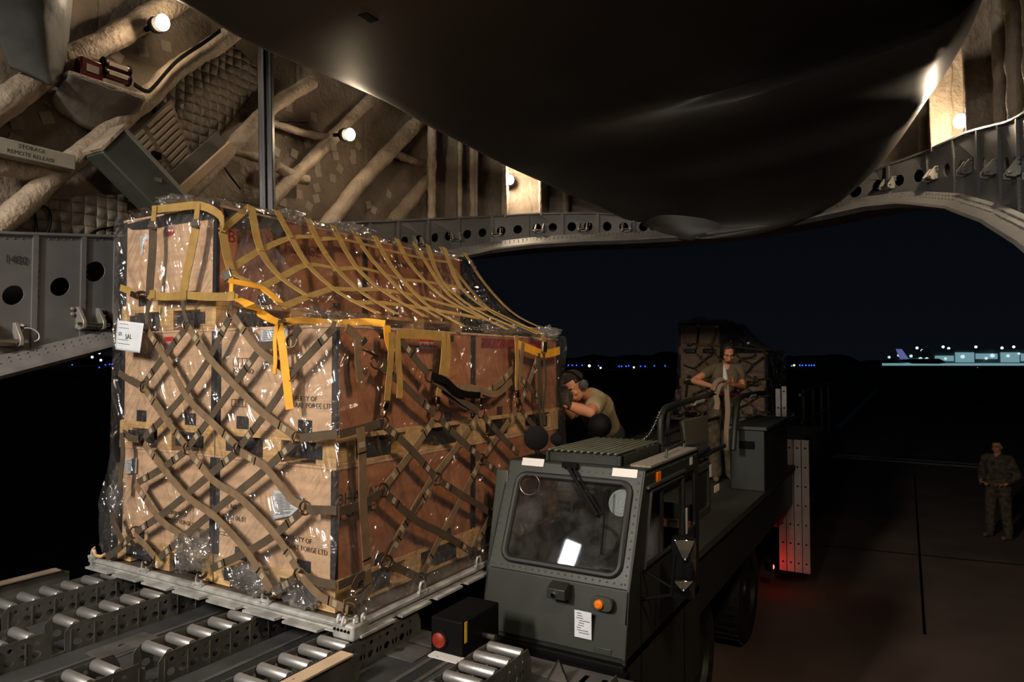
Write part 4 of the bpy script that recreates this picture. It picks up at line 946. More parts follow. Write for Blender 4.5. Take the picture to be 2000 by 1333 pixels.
q.grid(hull, len(S2) - 1, 130)
q.build('film_shell', MAT['film'], wrap, ang=180)
q = MB()
def front(i, j):
    x = -4.35 + i * (4.35 - 2.405); zt = 4.025 if x < -3.38 else 3.315
    zb = 1.93 + 0.03 * math.sin(x * 9) + 0.04 * noise.noise(Vector((x * 4, 1, 1)))
    z = zb + (zt - zb) * j; p = Vector((x, 2.452, z)); fl = max(0, 1 - (z - zb) / 0.5)
    lb = max(0, 1 - abs(z - 2.2) / 0.35) * max(0, 1 - (x + 4.35) / 0.25)
    p.y -= 0.004 + crease(p + Vector((5, 0, 0)), 0.013) + 0.05 * fl * fl * (0.7 + 0.6 * noise.noise(Vector((x * 5, 2, z * 3))))
    p.x -= 0.13 * lb; return p
# front sheet split at the step between the stacks
def sheet(x0, x1, z1, nu, nv):
    def fn(i, j):
        x = x0 + (x1 - x0) * i; zb = 1.93 + 0.03 * math.sin(x * 9) + 0.04 * noise.noise(Vector((x * 4, 1, 1))); z = zb + (z1 - zb) * j
        p = Vector((x, 2.452, z)); fl = max(0, 1 - (z - zb) / 0.5); lb = max(0, 1 - abs(z - 2.2) / 0.35) * max(0, 1 - (x + 4.35) / 0.25)
        p.y -= 0.004 + crease(p + Vector((5, 0, 0)), 0.013) + 0.06 * fl * fl * (0.7 + 0.6 * noise.noise(Vector((x * 5, 2, z * 3)))); p.x -= 0.13 * lb; return p
    q.grid(fn, nu, nv)
sheet(-4.35, -3.375, 4.025, 60, 130); sheet(-3.375, -2.40, 3.315, 60, 90); q.build('film_front', MAT['film'], wrap, ang=180)
q = MB(); q.grid(lambda i, j: (lambda p: p + Vector((0, -0.02 + crease(p, 0.025), 0)))(Vector((-3.40 + 0.95 * i, 2.50 + 0.25 * j * (1 - i), 3.30 + (0.72 * (1 - i) ** 1.3) * j + 0.02))), 40, 30); q.build('film_gusset', MAT['film'], wrap, ang=180)
# loose bunches: top corner tail, crumpled knot at the foot, folds on the step
def bunch(c, r, sq, seed):
    q = MB()
    def fn(i, j):
        th = math.pi * i; ph = 2 * math.pi * j; d = Vector((math.sin(th) * math.cos(ph) * sq[0], math.sin(th) * math.sin(ph) * sq[1], math.cos(th) * sq[2]))
        n_ = noise.noise(d * 2.2 + Vector((seed, 0, 0))); n2 = abs(noise.noise(d * 5.5 + Vector((seed, 3, 0))))
        return Vector(c) + d * r * (0.75 + 0.5 * n_ + 0.5 * n2)
    q.grid(fn, 24, 36); q.build('film_bunch', MAT['film2'], wrap, ang=180)
MAT['film2'] = film('bunched_film', gl=0.22, haze=0.06, bumps=1.0, scale=16, fold=0.16)
bunch(onY(375, 1075, 2.42), 0.13, (1.1, 0.5, 0.9), 1); bunch(onY(490, 1130, 2.44), 0.16, (1.2, 0.3, 0.5), 2); bunch(onY(590, 1160, 2.46), 0.15, (1.2, 0.3, 0.5), 8)
bunch(Vector((-3.0, 3.0, 3.34)), 0.22, (0.9, 1.3, 0.35), 4); bunch(Vector((-3.4, 3.05, 4.03)), 0.12, (0.5, 1.5, 0.4), 5); bunch(Vector((-3.37, 3.6, 4.04)), 0.10, (0.4, 2.2, 0.4), 6)
bunch(Vector((-2.52, 4.85, 3.33)), 0.12, (1, 1, 0.5), 7); bunch(onY(345, 395, 2.55), 0.12, (1.4, 0.8, 0.35), 9); bunch(Vector((-2.6, 4.3, 3.35)), 0.15, (0.8, 1.5, 0.3), 10)
bunch(Vector((-4.33, 2.5, 2.25)), 0.2, (0.4, 0.4, 1.2), 11)

# ------------------------------------------------------------------ nets
NF, NR = 2.405, -2.352
def F(px, py, off=0.0): return onY(px, py, NF - off)
def R_(px, py, off=0.0): return onX(px, py, NR + off)
SW = 0.042
def strap(parent, pts, nrm, mat, w=SW, tabs=True, name='strap', sm=3, t=0.004):
    q = MB(); q.ribbon(pts, nrm, w, t, sm); o = q.build(name, MAT[mat], parent, ang=40)
    if tabs:
        P = [Vector(p) for p in pts]; n = Vector(nrm)
        for (a, b) in ((P[0], P[1]), (P[-1], P[-2])):
            L = (b - a).length
            if L < 0.16: continue
            d = (b - a).normalized(); c = a + d * 0.085
            MB().bar(c - d * 0.014 + n * 0.003, c + d * 0.014 + n * 0.003, w * 0.72, 0.002, n).build('stitch_patch', MAT['patch2'], o, smooth=False)
            c = a + d * 0.125; MB().bar(c - d * 0.003 + n * 0.003, c + d * 0.003 + n * 0.003, w * 1.05, 0.003, n).build('keeper', MAT['black'], o, smooth=False)
    return o
MAT['patch2'] = M('stitch_label', (150, 136, 112), rough=0.7, var=0.1)
def ring(parent, c, axis, R=0.032, m='bronze'): return MB().torus(c, axis, R, 0.0045, 22, 8).build('ring', MAT[m], parent)
fn_ = (0, -1, 0); rn_ = (1, 0, 0)
net = root('side_net', ((PX0 + PX1) / 2, PY0, PZ1), 'olive webbing net hooked over the front and side of the near crates', 'cargo net')
# rings of the front face
for (x, y) in ((287, 637), (366, 634), (453, 611), (278, 860), (367, 877), (466, 877), (581, 857), (262, 1041), (596, 993), (281, 756), (568, 732), (569, 667), (585, 1124), (683, 1192)):
    ring(net, F(x, y, 0.006), (0.25, -1, 0.1))
SL_ = [((287, 644), (330, 712), (366, 778), (410, 822), (463, 872)), ((281, 759), (318, 812), (364, 872)), ((369, 640), (402, 692), (470, 765), (518, 811), (577, 853)),
       ((456, 617), (503, 682), (542, 711), (566, 730)), ((281, 866), (320, 918), (368, 973), (420, 1010), (480, 1076), (529, 1152)),
       ((370, 883), (416, 939), (469, 973), (540, 1048), (583, 1118)), ((469, 883), (518, 913), (566, 973), (594, 990)), ((264, 945), (311, 1014), (360, 1050), (372, 1068)),
       ((590, 1128), (625, 1165), (680, 1192)), ((262, 1046), (280, 1062), (302, 1088))]
for p in SL_: strap(net, [F(x, y, 0.007) for (x, y) in p], fn_, 'olive')
SD = [((280, 752), (318, 700), (364, 640)), ((281, 856), (351, 782), (405, 707), (450, 617)), ((370, 872), (440, 777), (503, 688)), ((470, 872), (540, 780), (566, 734), (610, 686), (655, 638)),
      ((568, 663), (586, 640)), ((506, 676), (535, 674), (565, 668)), ((240, 845), (256, 856), (274, 860)), ((362, 882), (316, 916), (268, 944)), ((461, 884), (371, 961), (320, 1003), (266, 1040)),
      ((576, 864), (503, 931), (413, 1003), (312, 1090)), ((590, 998), (533, 1048), (480, 1080), (412, 1112)), ((580, 1128), (536, 1157)), ((258, 1046), (232, 1072), (208, 1090))]
for p in SD: strap(net, [F(x, y, 0.002) for (x, y) in p], fn_, 'olive_dark')
# hanging links between top net and ring
for (a, b) in (((292, 590), (287, 632)), ((357, 588), (366, 630)), ((452, 592), (453, 606))):
    MB().ribbon([F(*a, 0.01), F((a[0] + b[0]) / 2 - 2, (a[1] + b[1]) / 2, 0.01), F(*b, 0.01)], (0.6, -1, 0), 0.02, 0.005).build('hook_link', MAT['olive_dark'], net)
# snap hooks down to the pallet rings
def hook(parent, a, b, m='bronze'):
    a = Vector(a); b = Vector(b); d = (b - a); s = Vector((-d.z, 0, d.x)).normalized() * d.length * 0.16
    MB().tube([a, a + d * 0.3 + s, a + d * 0.75 + s * 1.1, b, a + d * 0.85 - s * 0.8], [0.006, 0.011, 0.009, 0.007, 0.005], 8, sm=5).build('snap_hook', MAT[m], parent)
hook(net, F(300, 1092), Vector((-3.93, PY0 + 0.015, PZ1 + 0.05))); hook(net, F(404, 1118), Vector((-3.42, PY0 + 0.015, PZ1 + 0.05))); hook(net, F(531, 1158), Vector((-2.88, PY0 + 0.015, PZ1 + 0.05)))
hook(net, F(205, 1082), Vector((-4.47, PY0 + 0.015, PZ1 + 0.05)), 'pine')
# dangling ends at the outer edge
strap(net, [F(238, 846, 0.012), F(240, 890, 0.012), F(236, 925, 0.012), F(234, 960, 0.012)], fn_, 'olive_dark', tabs=False)
strap(net, [F(218, 1005, 0.01), F(226, 1030, 0.01), F(240, 1060, 0.01)], fn_, 'olive_dark', tabs=False)
strap(net, [F(232, 728, 0.006), F(252, 742, 0.006), F(279, 756, 0.006)], fn_, 'olive_dark')
# corner-wrapping belts
def wrapbelt(fp, rp, m='olive_dark'):
    corner = Vector((NR + 0.004, NF - 0.004, (F(*fp[-1]).z + R_(*rp[0]).z) / 2)); P = [F(*a) for a in fp] + [corner] + [R_(*a) for a in rp]
    k = len(fp)
    strap(net, [F(*a, 0.004) for a in fp] + [corner + Vector((-0.02, -0.0, 0))], fn_, m); strap(net, [corner + Vector((0, -0.006, 0))] + [R_(*a, 0.004) for a in rp], rn_, m)
wrapbelt([(586, 857), (625, 851)], [(705, 838), (742, 827)]); wrapbelt([(600, 996), (640, 997)], [(705, 986), (744, 962)])
wrapbelt([(596, 1126), (625, 1138)], [(705, 1125), (722, 1112)])
strap(net, [R_(704, 836, 0.012), R_(708, 900, 0.012), R_(709, 985, 0.012), R_(714, 1060, 0.012), R_(719, 1142, 0.012)], rn_, 'olive', w=0.055)
strap(net, [R_(729, 1146, 0.01), R_(705, 1170, 0.014), Vector((PX1 - 0.05, PY0 - 0.01, PZ1 + 0.10))], rn_, 'olive')
strap(net, [R_(690, 1150, 0.01), R_(700, 1130, 0.016), R_(718, 1120, 0.01)], rn_, 'olive_dark', tabs=False)
# rings and straps of the long side
RR_ = {'A': (747, 826), 'B': (748, 958), 'C': (756, 1099), 'D': (853, 936), 'E': (941, 898), 'F': (854, 812), 'G': (939, 806), 'H': (1013, 795), 'I': (840, 735), 'J': (736, 708), 'K': (822, 1132), 'L': (924, 1082)}
for k, (x, y) in RR_.items(): ring(net, R_(x, y, 0.008), (1, -0.35, 0.1), 0.034)
BL = [((750, 831), (800, 875), (849, 931)), ((858, 940), (900, 966), (954, 1000), (985, 1030)), ((752, 963), (811, 1016), (866, 1044), (920, 1078)), ((760, 1102), (790, 1116), (819, 1130)),
      ((738, 712), (788, 752), (820, 783), (850, 808)), ((858, 817), (895, 855), (937, 893)), ((945, 902), (975, 926), (1010, 965)), ((943, 811), (975, 848), (1013, 888)), ((782, 664), (812, 702), (837, 732)),
      ((844, 738), (872, 768), (905, 792), (935, 804)), ((1017, 799), (1040, 830), (1060, 850)), ((1012, 735), (1035, 758), (1058, 782))]
for p in BL: strap(net, [R_(x, y, 0.008) for (x, y) in p], rn_, 'olive_dark')
BF = [((850, 818), (800, 890), (751, 952)), ((936, 811), (880, 890), (835, 949), (795, 1020), (759, 1094)), ((938, 903), (890, 995), (855, 1060), (824, 1126)), ((1010, 800), (975, 850), (944, 893)), ((990, 949), (955, 1015), (926, 1077)),
      ((1052, 690), (1038, 735), (1016, 790)), ((1000, 722), (978, 748), (942, 770)), ((849, 941), (800, 1010), (770, 1060))]
for p in BF: strap(net, [R_(x, y, 0.003) for (x, y) in p], rn_, 'olive')
strap(net, [R_(843, 735, 0.03), R_(870, 744, 0.05), R_(893, 765, 0.05), R_(915, 772, 0.03), R_(938, 773, 0.02)], rn_, 'black', tabs=False)
strap(net, [R_(893, 758, 0.02), R_(915, 757, 0.02), R_(936, 762, 0.02), R_(970, 770, 0.012), R_(1000, 745, 0.01)], rn_, 'olive', tabs=False)
strap(net, [R_(846, 742, 0.02), R_(880, 765, 0.03), R_(905, 785, 0.02), R_(930, 800, 0.012)], rn_, 'olive_dark', tabs=False)
strap(net, [R_(676, 640, 0.012), R_(692, 653, 0.012), R_(706, 670, 0.012)], rn_, 'olive', w=0.045)
strap(net, [R_(699, 662, 0.014), R_(699, 700, 0.016), R_(704, 745, 0.012)], rn_, 'olive', tabs=False)
strap(net, [F(655, 637, 0.004), F(648, 634, 0.006)], fn_, 'olive_dark', tabs=False)
MB().bar(R_(706, 672, 0.018), R_(715, 662, 0.018), 0.03, 0.012, rn_).build('cam_buckle', MAT['steel'], net, bevel=0.003)
hook(net, R_(708, 682, 0.012), R_(736, 700, 0.012)); 
strap(net, [R_(738, 710, 0.01), R_(750, 718, 0.01), R_(766, 700, 0.01)], rn_, 'olive_dark')
for (a, b) in (((823, 1140), (823, 1162)), ((923, 1090), (925, 1118))): hook(net, R_(*a), R_(*b), 'steel')
# yellow-olive verticals on the long side with hooks
for pts, m in (([(765, 650), (763, 700), (756, 783)], 'yellow'), ([(776, 655), (778, 700), (781, 750), (780, 778)], 'yellow'), ([(868, 652), (866, 700), (861, 740), (856, 775)], 'yellow'), ([(874, 650), (876, 695), (872, 735)], 'yellow'), ([(1008, 655), (1010, 700), (1009, 742), (1010, 762)], 'yellow'), ([(1022, 670), (1016, 720), (1012, 760)], 'olive')):
    strap(net, [R_(x, y, 0.02) for (x, y) in pts], rn_, m, tabs=False, w=0.045)
for (a, b) in (((755, 785), (748, 815)), ((855, 775), (854, 803)), ((938, 778), (939, 800)), ((1010, 765), (1013, 788))):
    MB().bar(R_(*a, 0.02), R_((a[0] + b[0]) / 2, (a[1] + b[1]) / 2, 0.02), 0.036, 0.012, rn_).build('hook_end', MAT['bronze'], net, bevel=0.004); hook(net, R_((a[0] + b[0]) / 2, (a[1] + b[1]) / 2, 0.015), R_(*b, 0.012))
for pts in ([(1053, 690), (1056, 740), (1061, 800), (1064, 830)], [(1062, 692), (1066, 740), (1062, 790)], [(1050, 700), (1053, 780), (1060, 850)]):
    strap(net, [R_(x, y, 0.02) for (x, y) in pts], rn_, 'olive_dark', tabs=False, w=0.03)

# ---- top net on the slope
SP = Vector((-3.37, 0, 4.05)); SQ = Vector((-2.42, 0, 3.335)); sn = Vector((SP.z - SQ.z, 0, SQ.x - SP.x)); sn = Vector((-(SQ.z - SP.z), 0, SQ.x - SP.x)).normalized()
def sag(p): t = max(0, min(1, (p.x - SP.x) / (SQ.x - SP.x))); return p - sn * (0.10 * math.sin(math.pi * t))
def S(px, py, off=0.0): return sag(onP(px, py, SP, sn)) + sn * (off + 0.012)
tnet = root('top_net', (-3.2, 3.7, 4.0), 'faded yellow webbing net sloping from the top crate over the near load', 'cargo net')
LN = [[(445, 436), (463, 500), (488, 525), (513, 548), (533, 570), (549, 605)], [(490, 403), (520, 465), (560, 518), (607, 568)], [(540, 413), (575, 450), (612, 493), (660, 543), (700, 582), (738, 617)],
      [(600, 428), (645, 478), (705, 541), (774, 616)], [(650, 441), (700, 495), (753, 544), (831, 622)], [(690, 450), (732, 490), (810, 568), (858, 624)], [(732, 461), (774, 505), (840, 580), (903, 642)],
      [(774, 468), (810, 505), (882, 568), (990, 648)], [(808, 476), (834, 500), (890, 560), (960, 628)], [(834, 481), (870, 530), (935, 590), (1005, 645)], [(866, 487), (909, 544), (970, 600), (1048, 656)]]
for p in LN: strap(tnet, [S(x, y, 0.006) for (x, y) in p], sn, 'yellow', tabs=False, w=0.045)
CR = [[(442, 430), (490, 402)], [(449, 520), (463, 500), (520, 465), (575, 450), (622, 452)], [(622, 456), (665, 458), (710, 468), (750, 478), (800, 490), (845, 500), (880, 506)],
      [(513, 548), (560, 518), (612, 493), (662, 500)], [(662, 503), (712, 503), (752, 512), (800, 526), (850, 533), (905, 544)], [(549, 605), (607, 568), (660, 543)], [(660, 543), (705, 545), (753, 545), (810, 555), (850, 568), (900, 585), (955, 590)],
      [(700, 581), (748, 579), (790, 584), (840, 592), (890, 604), (940, 616)]]
for p in CR: strap(tnet, [S(x, y, 0.001) for (x, y) in p], sn, 'yellow', tabs=False, w=0.04)
for (x, y) in ((520, 465), (560, 518), (575, 450), (612, 493), (660, 543), (607, 568), (463, 500), (513, 548), (645, 478), (705, 541)):
    c = S(x, y, 0.009); MB().box(c, (0.03, 0.03, 0.003), Matrix((Vector((0, 1, 0)).cross(sn), Vector((0, 1, 0)), sn)).transposed()).build('stitch_patch', MAT['yellow'], tnet, smooth=False)
edge = [Vector((-3.37, 4.94, 4.06)), Vector((-3.16, 4.94, 3.78)), Vector((-2.9, 4.94, 3.53)), Vector((-2.65, 4.94, 3.40)), Vector((-2.43, 4.90, 3.35))]
strap(tnet, edge, sn, 'yellow', tabs=False, w=0.045)
strap(tnet, [p + Vector((0, -0.35, 0.0)) for p in edge], sn, 'yellow', tabs=False, w=0.045)
# front hangers of the top net
def T(px, py, off=0.0): return onY(px, py, NF + 0.0 - off)
strap(tnet, [T(298, 410, 0.004), T(345, 405, 0.006), T(392, 402, 0.006), T(430, 421, 0.006), S(443, 430, 0.004)], fn_, 'yellow', tabs=False, w=0.045)
for (pts, bx) in (([(302, 402), (301, 418), (299, 436)], (298, 440)), ([(386, 398), (385, 414), (383, 432)], (382, 437))):
    strap(tnet, [T(x, y, 0.012) for (x, y) in pts], fn_, 'yellow', tabs=False, w=0.045)
    MB().box(T(bx[0], bx[1], 0.016), (0.06, 0.012, 0.05), Matrix.Rotation(0.12, 3, 'Y')).build('ratchet_buckle', MAT['steel'], tnet, bevel=0.004)
    MB().bar(T(bx[0] - 8, bx[1] + 2, 0.024), T(bx[0] + 8, bx[1] + 2, 0.024), 0.02, 0.012, fn_).build('buckle_bar', MAT['steel'], tnet, bevel=0.002)
strap(tnet, [T(299, 442, 0.010), T(298, 490, 0.012), T(294, 540, 0.012), T(292, 575, 0.008)], (0.7, -0.7, 0), 'olive_dark', tabs=False)
strap(tnet, [T(383, 442, 0.010), T(372, 500, 0.014), T(363, 540, 0.012), T(358, 575, 0.008)], (0.35, -0.93, 0), 'yellow', tabs=False, w=0.05)
strap(tnet, [T(284, 576, 0.008), T(325, 580, 0.008), T(360, 577, 0.008), T(405, 580, 0.008), T(452, 580, 0.008), T(464, 584, 0.006)], fn_, 'yellow', tabs=False, w=0.045)
strap(tnet, [T(235, 562, 0.006), T(250, 568, 0.006), T(264, 577, 0.006)], fn_, 'yellow', tabs=False, w=0.04)
MB().bar(T(256, 574, 0.014), T(270, 580, 0.014), 0.035, 0.014, fn_).build('hook_end', MAT['bronze'], tnet, bevel=0.004); hook(tnet, T(264, 578, 0.014), T(286, 578, 0.014))
for (x, y) in ((298, 575), (359, 577), (452, 579)): MB().box(T(x, y, 0.014), (0.05, 0.006, 0.05)).build('stitch_patch', MAT['yellow'], tnet, smooth=False)
strap(tnet, [T(464, 584, 0.006), S(480, 596, 0.0), S(500, 612, 0.0), S(522, 626, 0.0), S(540, 634, 0.0)], (0.4, -0.5, 0.7), 'bright', tabs=False)
strap(tnet, [T(452, 536, 0.006), T(452, 558, 0.006), T(451, 578, 0.008)], fn_, 'bright', tabs=False, w=0.03)
MB().box(S(452, 522, 0.02), (0.055, 0.012, 0.045), Matrix.Rotation(-0.4, 3, 'Y')).build('ratchet_buckle', MAT['steel'], tnet, bevel=0.004)
strap(tnet, [S(452, 536, 0.02), S(480, 547, 0.025), S(510, 552, 0.02), S(526, 562, 0.012), S(540, 582, 0.008), S(549, 605, 0.004)], sn, 'bright', tabs=False, w=0.05)
strap(tnet, [R_(776, 652, 0.014), R_(820, 654, 0.014), R_(872, 658, 0.014)], rn_, 'yellow', tabs=False, w=0.05)

# bright tie-down strap over the step and dangling in front
tds = root('tie_down_strap', (-2.9, 2.5, 3.33), 'bright yellow tie-down strap along the step edge, its tail dangling over the front', 'strap')
e0 = onY(545, 630, NF + 0.02); e1 = onX(752, 633, NR - 0.05)
strap(tds, [e0, e0.lerp(e1, 0.25) + Vector((0, 0, 0.012)), e0.lerp(e1, 0.5), e0.lerp(e1, 0.8) + Vector((0, 0, 0.01)), e1], (0.3, -0.75, 0.6), 'bright', tabs=False, w=0.045)
strap(tds, [R_(756, 636, 0.014), R_(757, 660, 0.018), R_(766, 690, 0.018)], rn_, 'bright', tabs=False, w=0.05)
MB().box(onY(543, 626, NF - 0.01), (0.08, 0.04, 0.015)).build('ratchet_buckle', MAT['steel'], tds, bevel=0.004)
strap(tds, [T(545, 632, 0.02), T(552, 680, 0.02), T(558, 730, 0.02), T(566, 800, 0.012)], (0.5, -0.85, 0), 'bright', tabs=False, w=0.04)
strap(tds, [T(541, 632, 0.03), T(537, 665, 0.03), T(538, 700, 0.03), T(537, 718, 0.03)], (0.2, -1, 0), 'bright', tabs=False, w=0.022)
MB().box(T(537, 725, 0.03), (0.022, 0.012, 0.035)).build('strap_tail', MAT['bright'], tds, bevel=0.003)
td2 = root('tie_down_strap', (-2.4, 4.9, 3.25), 'bright yellow strap round the rear top corner of the near load', 'strap')
strap(td2, [R_(1010, 673, 0.012), R_(1035, 682, 0.012), R_(1058, 691, 0.014), R_(1076, 690, 0.012), R_(1093, 685, 0.012)], rn_, 'bright', tabs=False, w=0.06)
MB().box(R_(1063, 678, 0.03), (0.02, 0.06, 0.075)).build('ratchet_buckle', MAT['steel'], td2, bevel=0.004)
strap(td2, [R_(1060, 655, 0.03), R_(1063, 665, 0.03), R_(1064, 690, 0.03)], rn_, 'yellow', tabs=False, w=0.05)
strap(td2, [S(955, 585, 0.01), S(1000, 625, 0.02), R_(1057, 652, 0.01)], sn, 'yellow', tabs=False, w=0.03)
# ------------------------------------------------------------------ aircraft cargo loader with its cab
CX0, CX1 = -2.19, -1.30
ld = root('cargo_loader', (-1.8, 4.0, 0), 'olive drab aircraft cargo loader truck with boxy cab, long deck and big tyres', 'loader')
cabn = 'cab_body'
K0 = Vector((CX0, 3.385, 1.555)); K1 = Vector((CX0, 3.455, 1.89)); K2 = Vector((CX0, 3.715, 2.49))
sv = (K2 - K1).normalized(); wn_ = Vector((0, -sv.z, sv.y))     # windscreen plane normal, outward
W_ = CX1 - CX0; VL = (K2 - K1).length
def wp(u, v, off=0.0): return K1 + Vector((u, 0, 0)) + sv * v + wn_ * off
def wuv(px, py): p = onP(px, py, K1, wn_); d = p - K1; return d.x, d.dot(sv)
corners = [wuv(*c) for c in ((1006, 924), (1234, 947), (1207, 1130), (993, 1090))]
u0 = (corners[0][0] + corners[3][0]) / 2; u1 = (corners[1][0] + corners[2][0]) / 2; v1 = (corners[0][1] + corners[1][1]) / 2; v0 = (corners[2][1] + corners[3][1]) / 2
u0 = max(u0, 0.03); u1 = min(u1, W_ - 0.03); v0 = max(v0, 0.03); v1 = min(v1, VL - 0.05)
win = rrect(u0, v0, u1, v1, 0.06, 5)
q = MB()
q.plate([[(0, 0), (W_, 0), (W_, VL), (0, VL)], win], lambda a, b: wp(a, b), wn_ * -0.02)
q.prism([K0, K0 + Vector((W_, 0, 0)), K1 + Vector((W_, 0, 0)), K1], (0, 0.02, 0))
# roof, rear wall, floor and far side
q.span((CX0, 3.715, 2.47), (CX1, 4.82, 2.49)); q.span((CX0, 4.80, 1.5), (CX1, 4.82, 2.1)); q.span((CX0, 3.40, 1.50), (CX1, 4.82, 1.555)); q.span((CX0, 4.80, 2.38), (CX1, 4.82, 2.49))
far = [(3.385, 1.555), (3.455, 1.89), (3.715, 2.49), (4.82, 2.49), (4.82, 1.50), (3.385, 1.50)]
q.plate([far, rrect(3.72, 1.98, 4.6, 2.38, 0.05)], lambda a, b: Vector((CX0, a, b)), (0.02, 0, 0))
def sideuv(px, py): p = onX(px, py, CX1); return p.y, p.z
near = [(3.385, 1.555), (3.455, 1.89), (3.715, 2.49), (4.82, 2.49), (4.82, 0.95), (3.55, 0.95), (3.385, 1.1)]
wl_ = [sideuv(*p) for p in ((1264, 962), (1322, 926), (1318, 1062), (1266, 1110))]
wl_ = [(3.66, 1.96), (4.40, 1.96), (4.40, 2.36), (3.80, 2.36)]
q.plate([near, wl_, rrect(4.50, 1.98, 4.72, 2.36, 0.03)], lambda a, b: Vector((CX1, a, b)), (-0.02, 0, 0))
cab = q.build(cabn, MAT['green'], ld, smooth=False, bevel=0.006)
# rivets round the windscreen, fillets
q = MB()
def rv(p, n, r=0.0065): q.lathe([(r, 0), (r * 0.8, r * 0.5), (r * 0.2, r * 0.8)], p, n, 8)
for k in range(20): rv(wp(0.05 + k * (W_ - 0.1) / 19, 0.028), wn_)
for k in range(14): rv(wp(W_ - 0.03, 0.03 + k * (VL - 0.06) / 13), wn_); rv(wp(0.025, 0.03 + k * (VL - 0.06) / 13), wn_)
for k in range(10): rv(wp(u1 + 0.0 - k * 0.045, VL - 0.035), wn_)
for k in range(26): rv(Vector((CX1, 3.75 + k * 0.04, 2.46)), (1, 0, 0), 0.005)
q.build('cab_rivet', MAT['greenlite'], cab)['kind'] = 'stuff'
q = MB(); q.tube([wp(a, b, 0.004) for (a, b) in win], 0.020, 8, closed=True); q.build('windscreen_gasket', MAT['rubber'], cab)
m, nt, b_ = newmat('windscreen_glass'); nt.nodes.clear()
o_ = nd(nt, 'ShaderNodeOutputMaterial'); g_ = nd(nt, 'ShaderNodeBsdfGlossy'); t_ = nd(nt, 'ShaderNodeBsdfTransparent'); f_ = nd(nt, 'ShaderNodeFresnel'); mx = nd(nt, 'ShaderNodeMixShader'); df = nd(nt, 'ShaderNodeBsdfDiffuse'); m2 = nd(nt, 'ShaderNodeMixShader')
g_.inputs['Roughness'].default_value = 0.03; t_.inputs[0].default_value = (0.72, 0.75, 0.74, 1); f_.inputs[0].default_value = 1.75
nz = nd(nt, 'ShaderNodeTexNoise'); nz.inputs['Scale'].default_value = 6; nz.inputs['Detail'].default_value = 6; rp = nd(nt, 'ShaderNodeMapRange'); rp.inputs[1].default_value = 0.45; rp.inputs[2].default_value = 0.8; rp.inputs[3].default_value = 0.015; rp.inputs[4].default_value = 0.10
nt.links.new(coords(nt), nz.inputs['Vector']); nt.links.new(nz.outputs['Fac'], rp.inputs[0]); df.inputs[0].default_value = (0.5, 0.5, 0.48, 1)
nt.links.new(f_.outputs[0], mx.inputs[0]); nt.links.new(t_.outputs[0], mx.inputs[1]); nt.links.new(g_.outputs[0], mx.inputs[2])
nt.links.new(rp.outputs[0], m2.inputs[0]); nt.links.new(mx.outputs[0], m2.inputs[1]); nt.links.new(df.outputs[0], m2.inputs[2]); nt.links.new(m2.outputs[0], o_.inputs[0]); MAT['glass'] = m
q = MB(); q.add([wp(a, b, -0.006) for (a, b) in win], [tuple(range(len(win)))]); q.build('windscreen', MAT['glass'], cab, smooth=False)
def wlabel(px0, py0, px1, py1, name, mat):
    a = wuv(px0, py0); b = wuv(px1, py1); q = MB(); q.plate([[(a[0], b[1]), (b[0], b[1]), (b[0], a[1]), (a[0], a[1])]], lambda x, y: wp(x, y, 0.001), wn_ * 0.002); return q.build(name, mat, cab, smooth=False)
def rect_on_w(x0, y0, x1, y1, name, mat):
    us = [wuv(*c) for c in ((x0, y0), (x1, y1))]; q = MB(); q.plate([[(us[0][0], us[1][1]), (us[1][0], us[1][1]), (us[1][0], us[0][1]), (us[0][0], us[0][1])]], lambda x, y: wp(x, y, 0.001), wn_ * 0.002); return q.build(name, mat, cab, smooth=False)
uc = wuv(1042, 904); q = MB(); q.plate([[(uc[0] - 0.075, uc[1] - 0.024), (uc[0] + 0.075, uc[1] - 0.024), (uc[0] + 0.075, uc[1] + 0.024), (uc[0] - 0.075, uc[1] + 0.024)]], lambda x, y: wp(x, y, 0.004), wn_ * 0.004); q.build('reflective_label', MAT['white'], cab, smooth=False)
uc = wuv(1221, 925); q = MB(); q.plate([[(uc[0] - 0.075, uc[1] - 0.024), (uc[0] + 0.075, uc[1] - 0.024), (uc[0] + 0.075, uc[1] + 0.024), (uc[0] - 0.075, uc[1] + 0.024)]], lambda x, y: wp(x, y, 0.004), wn_ * 0.004); q.build('reflective_label', MAT['white'], cab, smooth=False)
# wiper
def wo(px, py, off): u, v = wuv(px, py); return wp(u, v, off)
q = MB(); q.bar(wo(1113, 915, 0.03), wo(1170, 1010, 0.025), 0.022, 0.012, wn_); q.bar(wo(1122, 913, 0.03), wo(1178, 1008, 0.025), 0.012, 0.01, wn_); q.box(wo(1117, 912, 0.025), (0.1, 0.03, 0.03)); q.build('wiper_arm', MAT['black'], cab, bevel=0.003)
q = MB(); q.tube([wo(1188, 958, 0.02), wo(1184, 1010, 0.025), wo(1176, 1085, 0.018)], 0.006, 8, sm=4); q.build('wiper_blade', MAT['black'], cab)
# ribbed round lamp behind the glass
c = wp(*wuv(1206, 977), -0.08); q = MB()
q.lathe([(0.075, 0), (0.078, 0.012)] + [(0.07 - 0.009 * k, 0.014 + 0.006 * (k % 2)) for k in range(8)], c, wn_, 28); q.build('ribbed_lamp', M('lamp_lens', (190, 195, 195), rough=0.15, var=0), cab, ang=10)
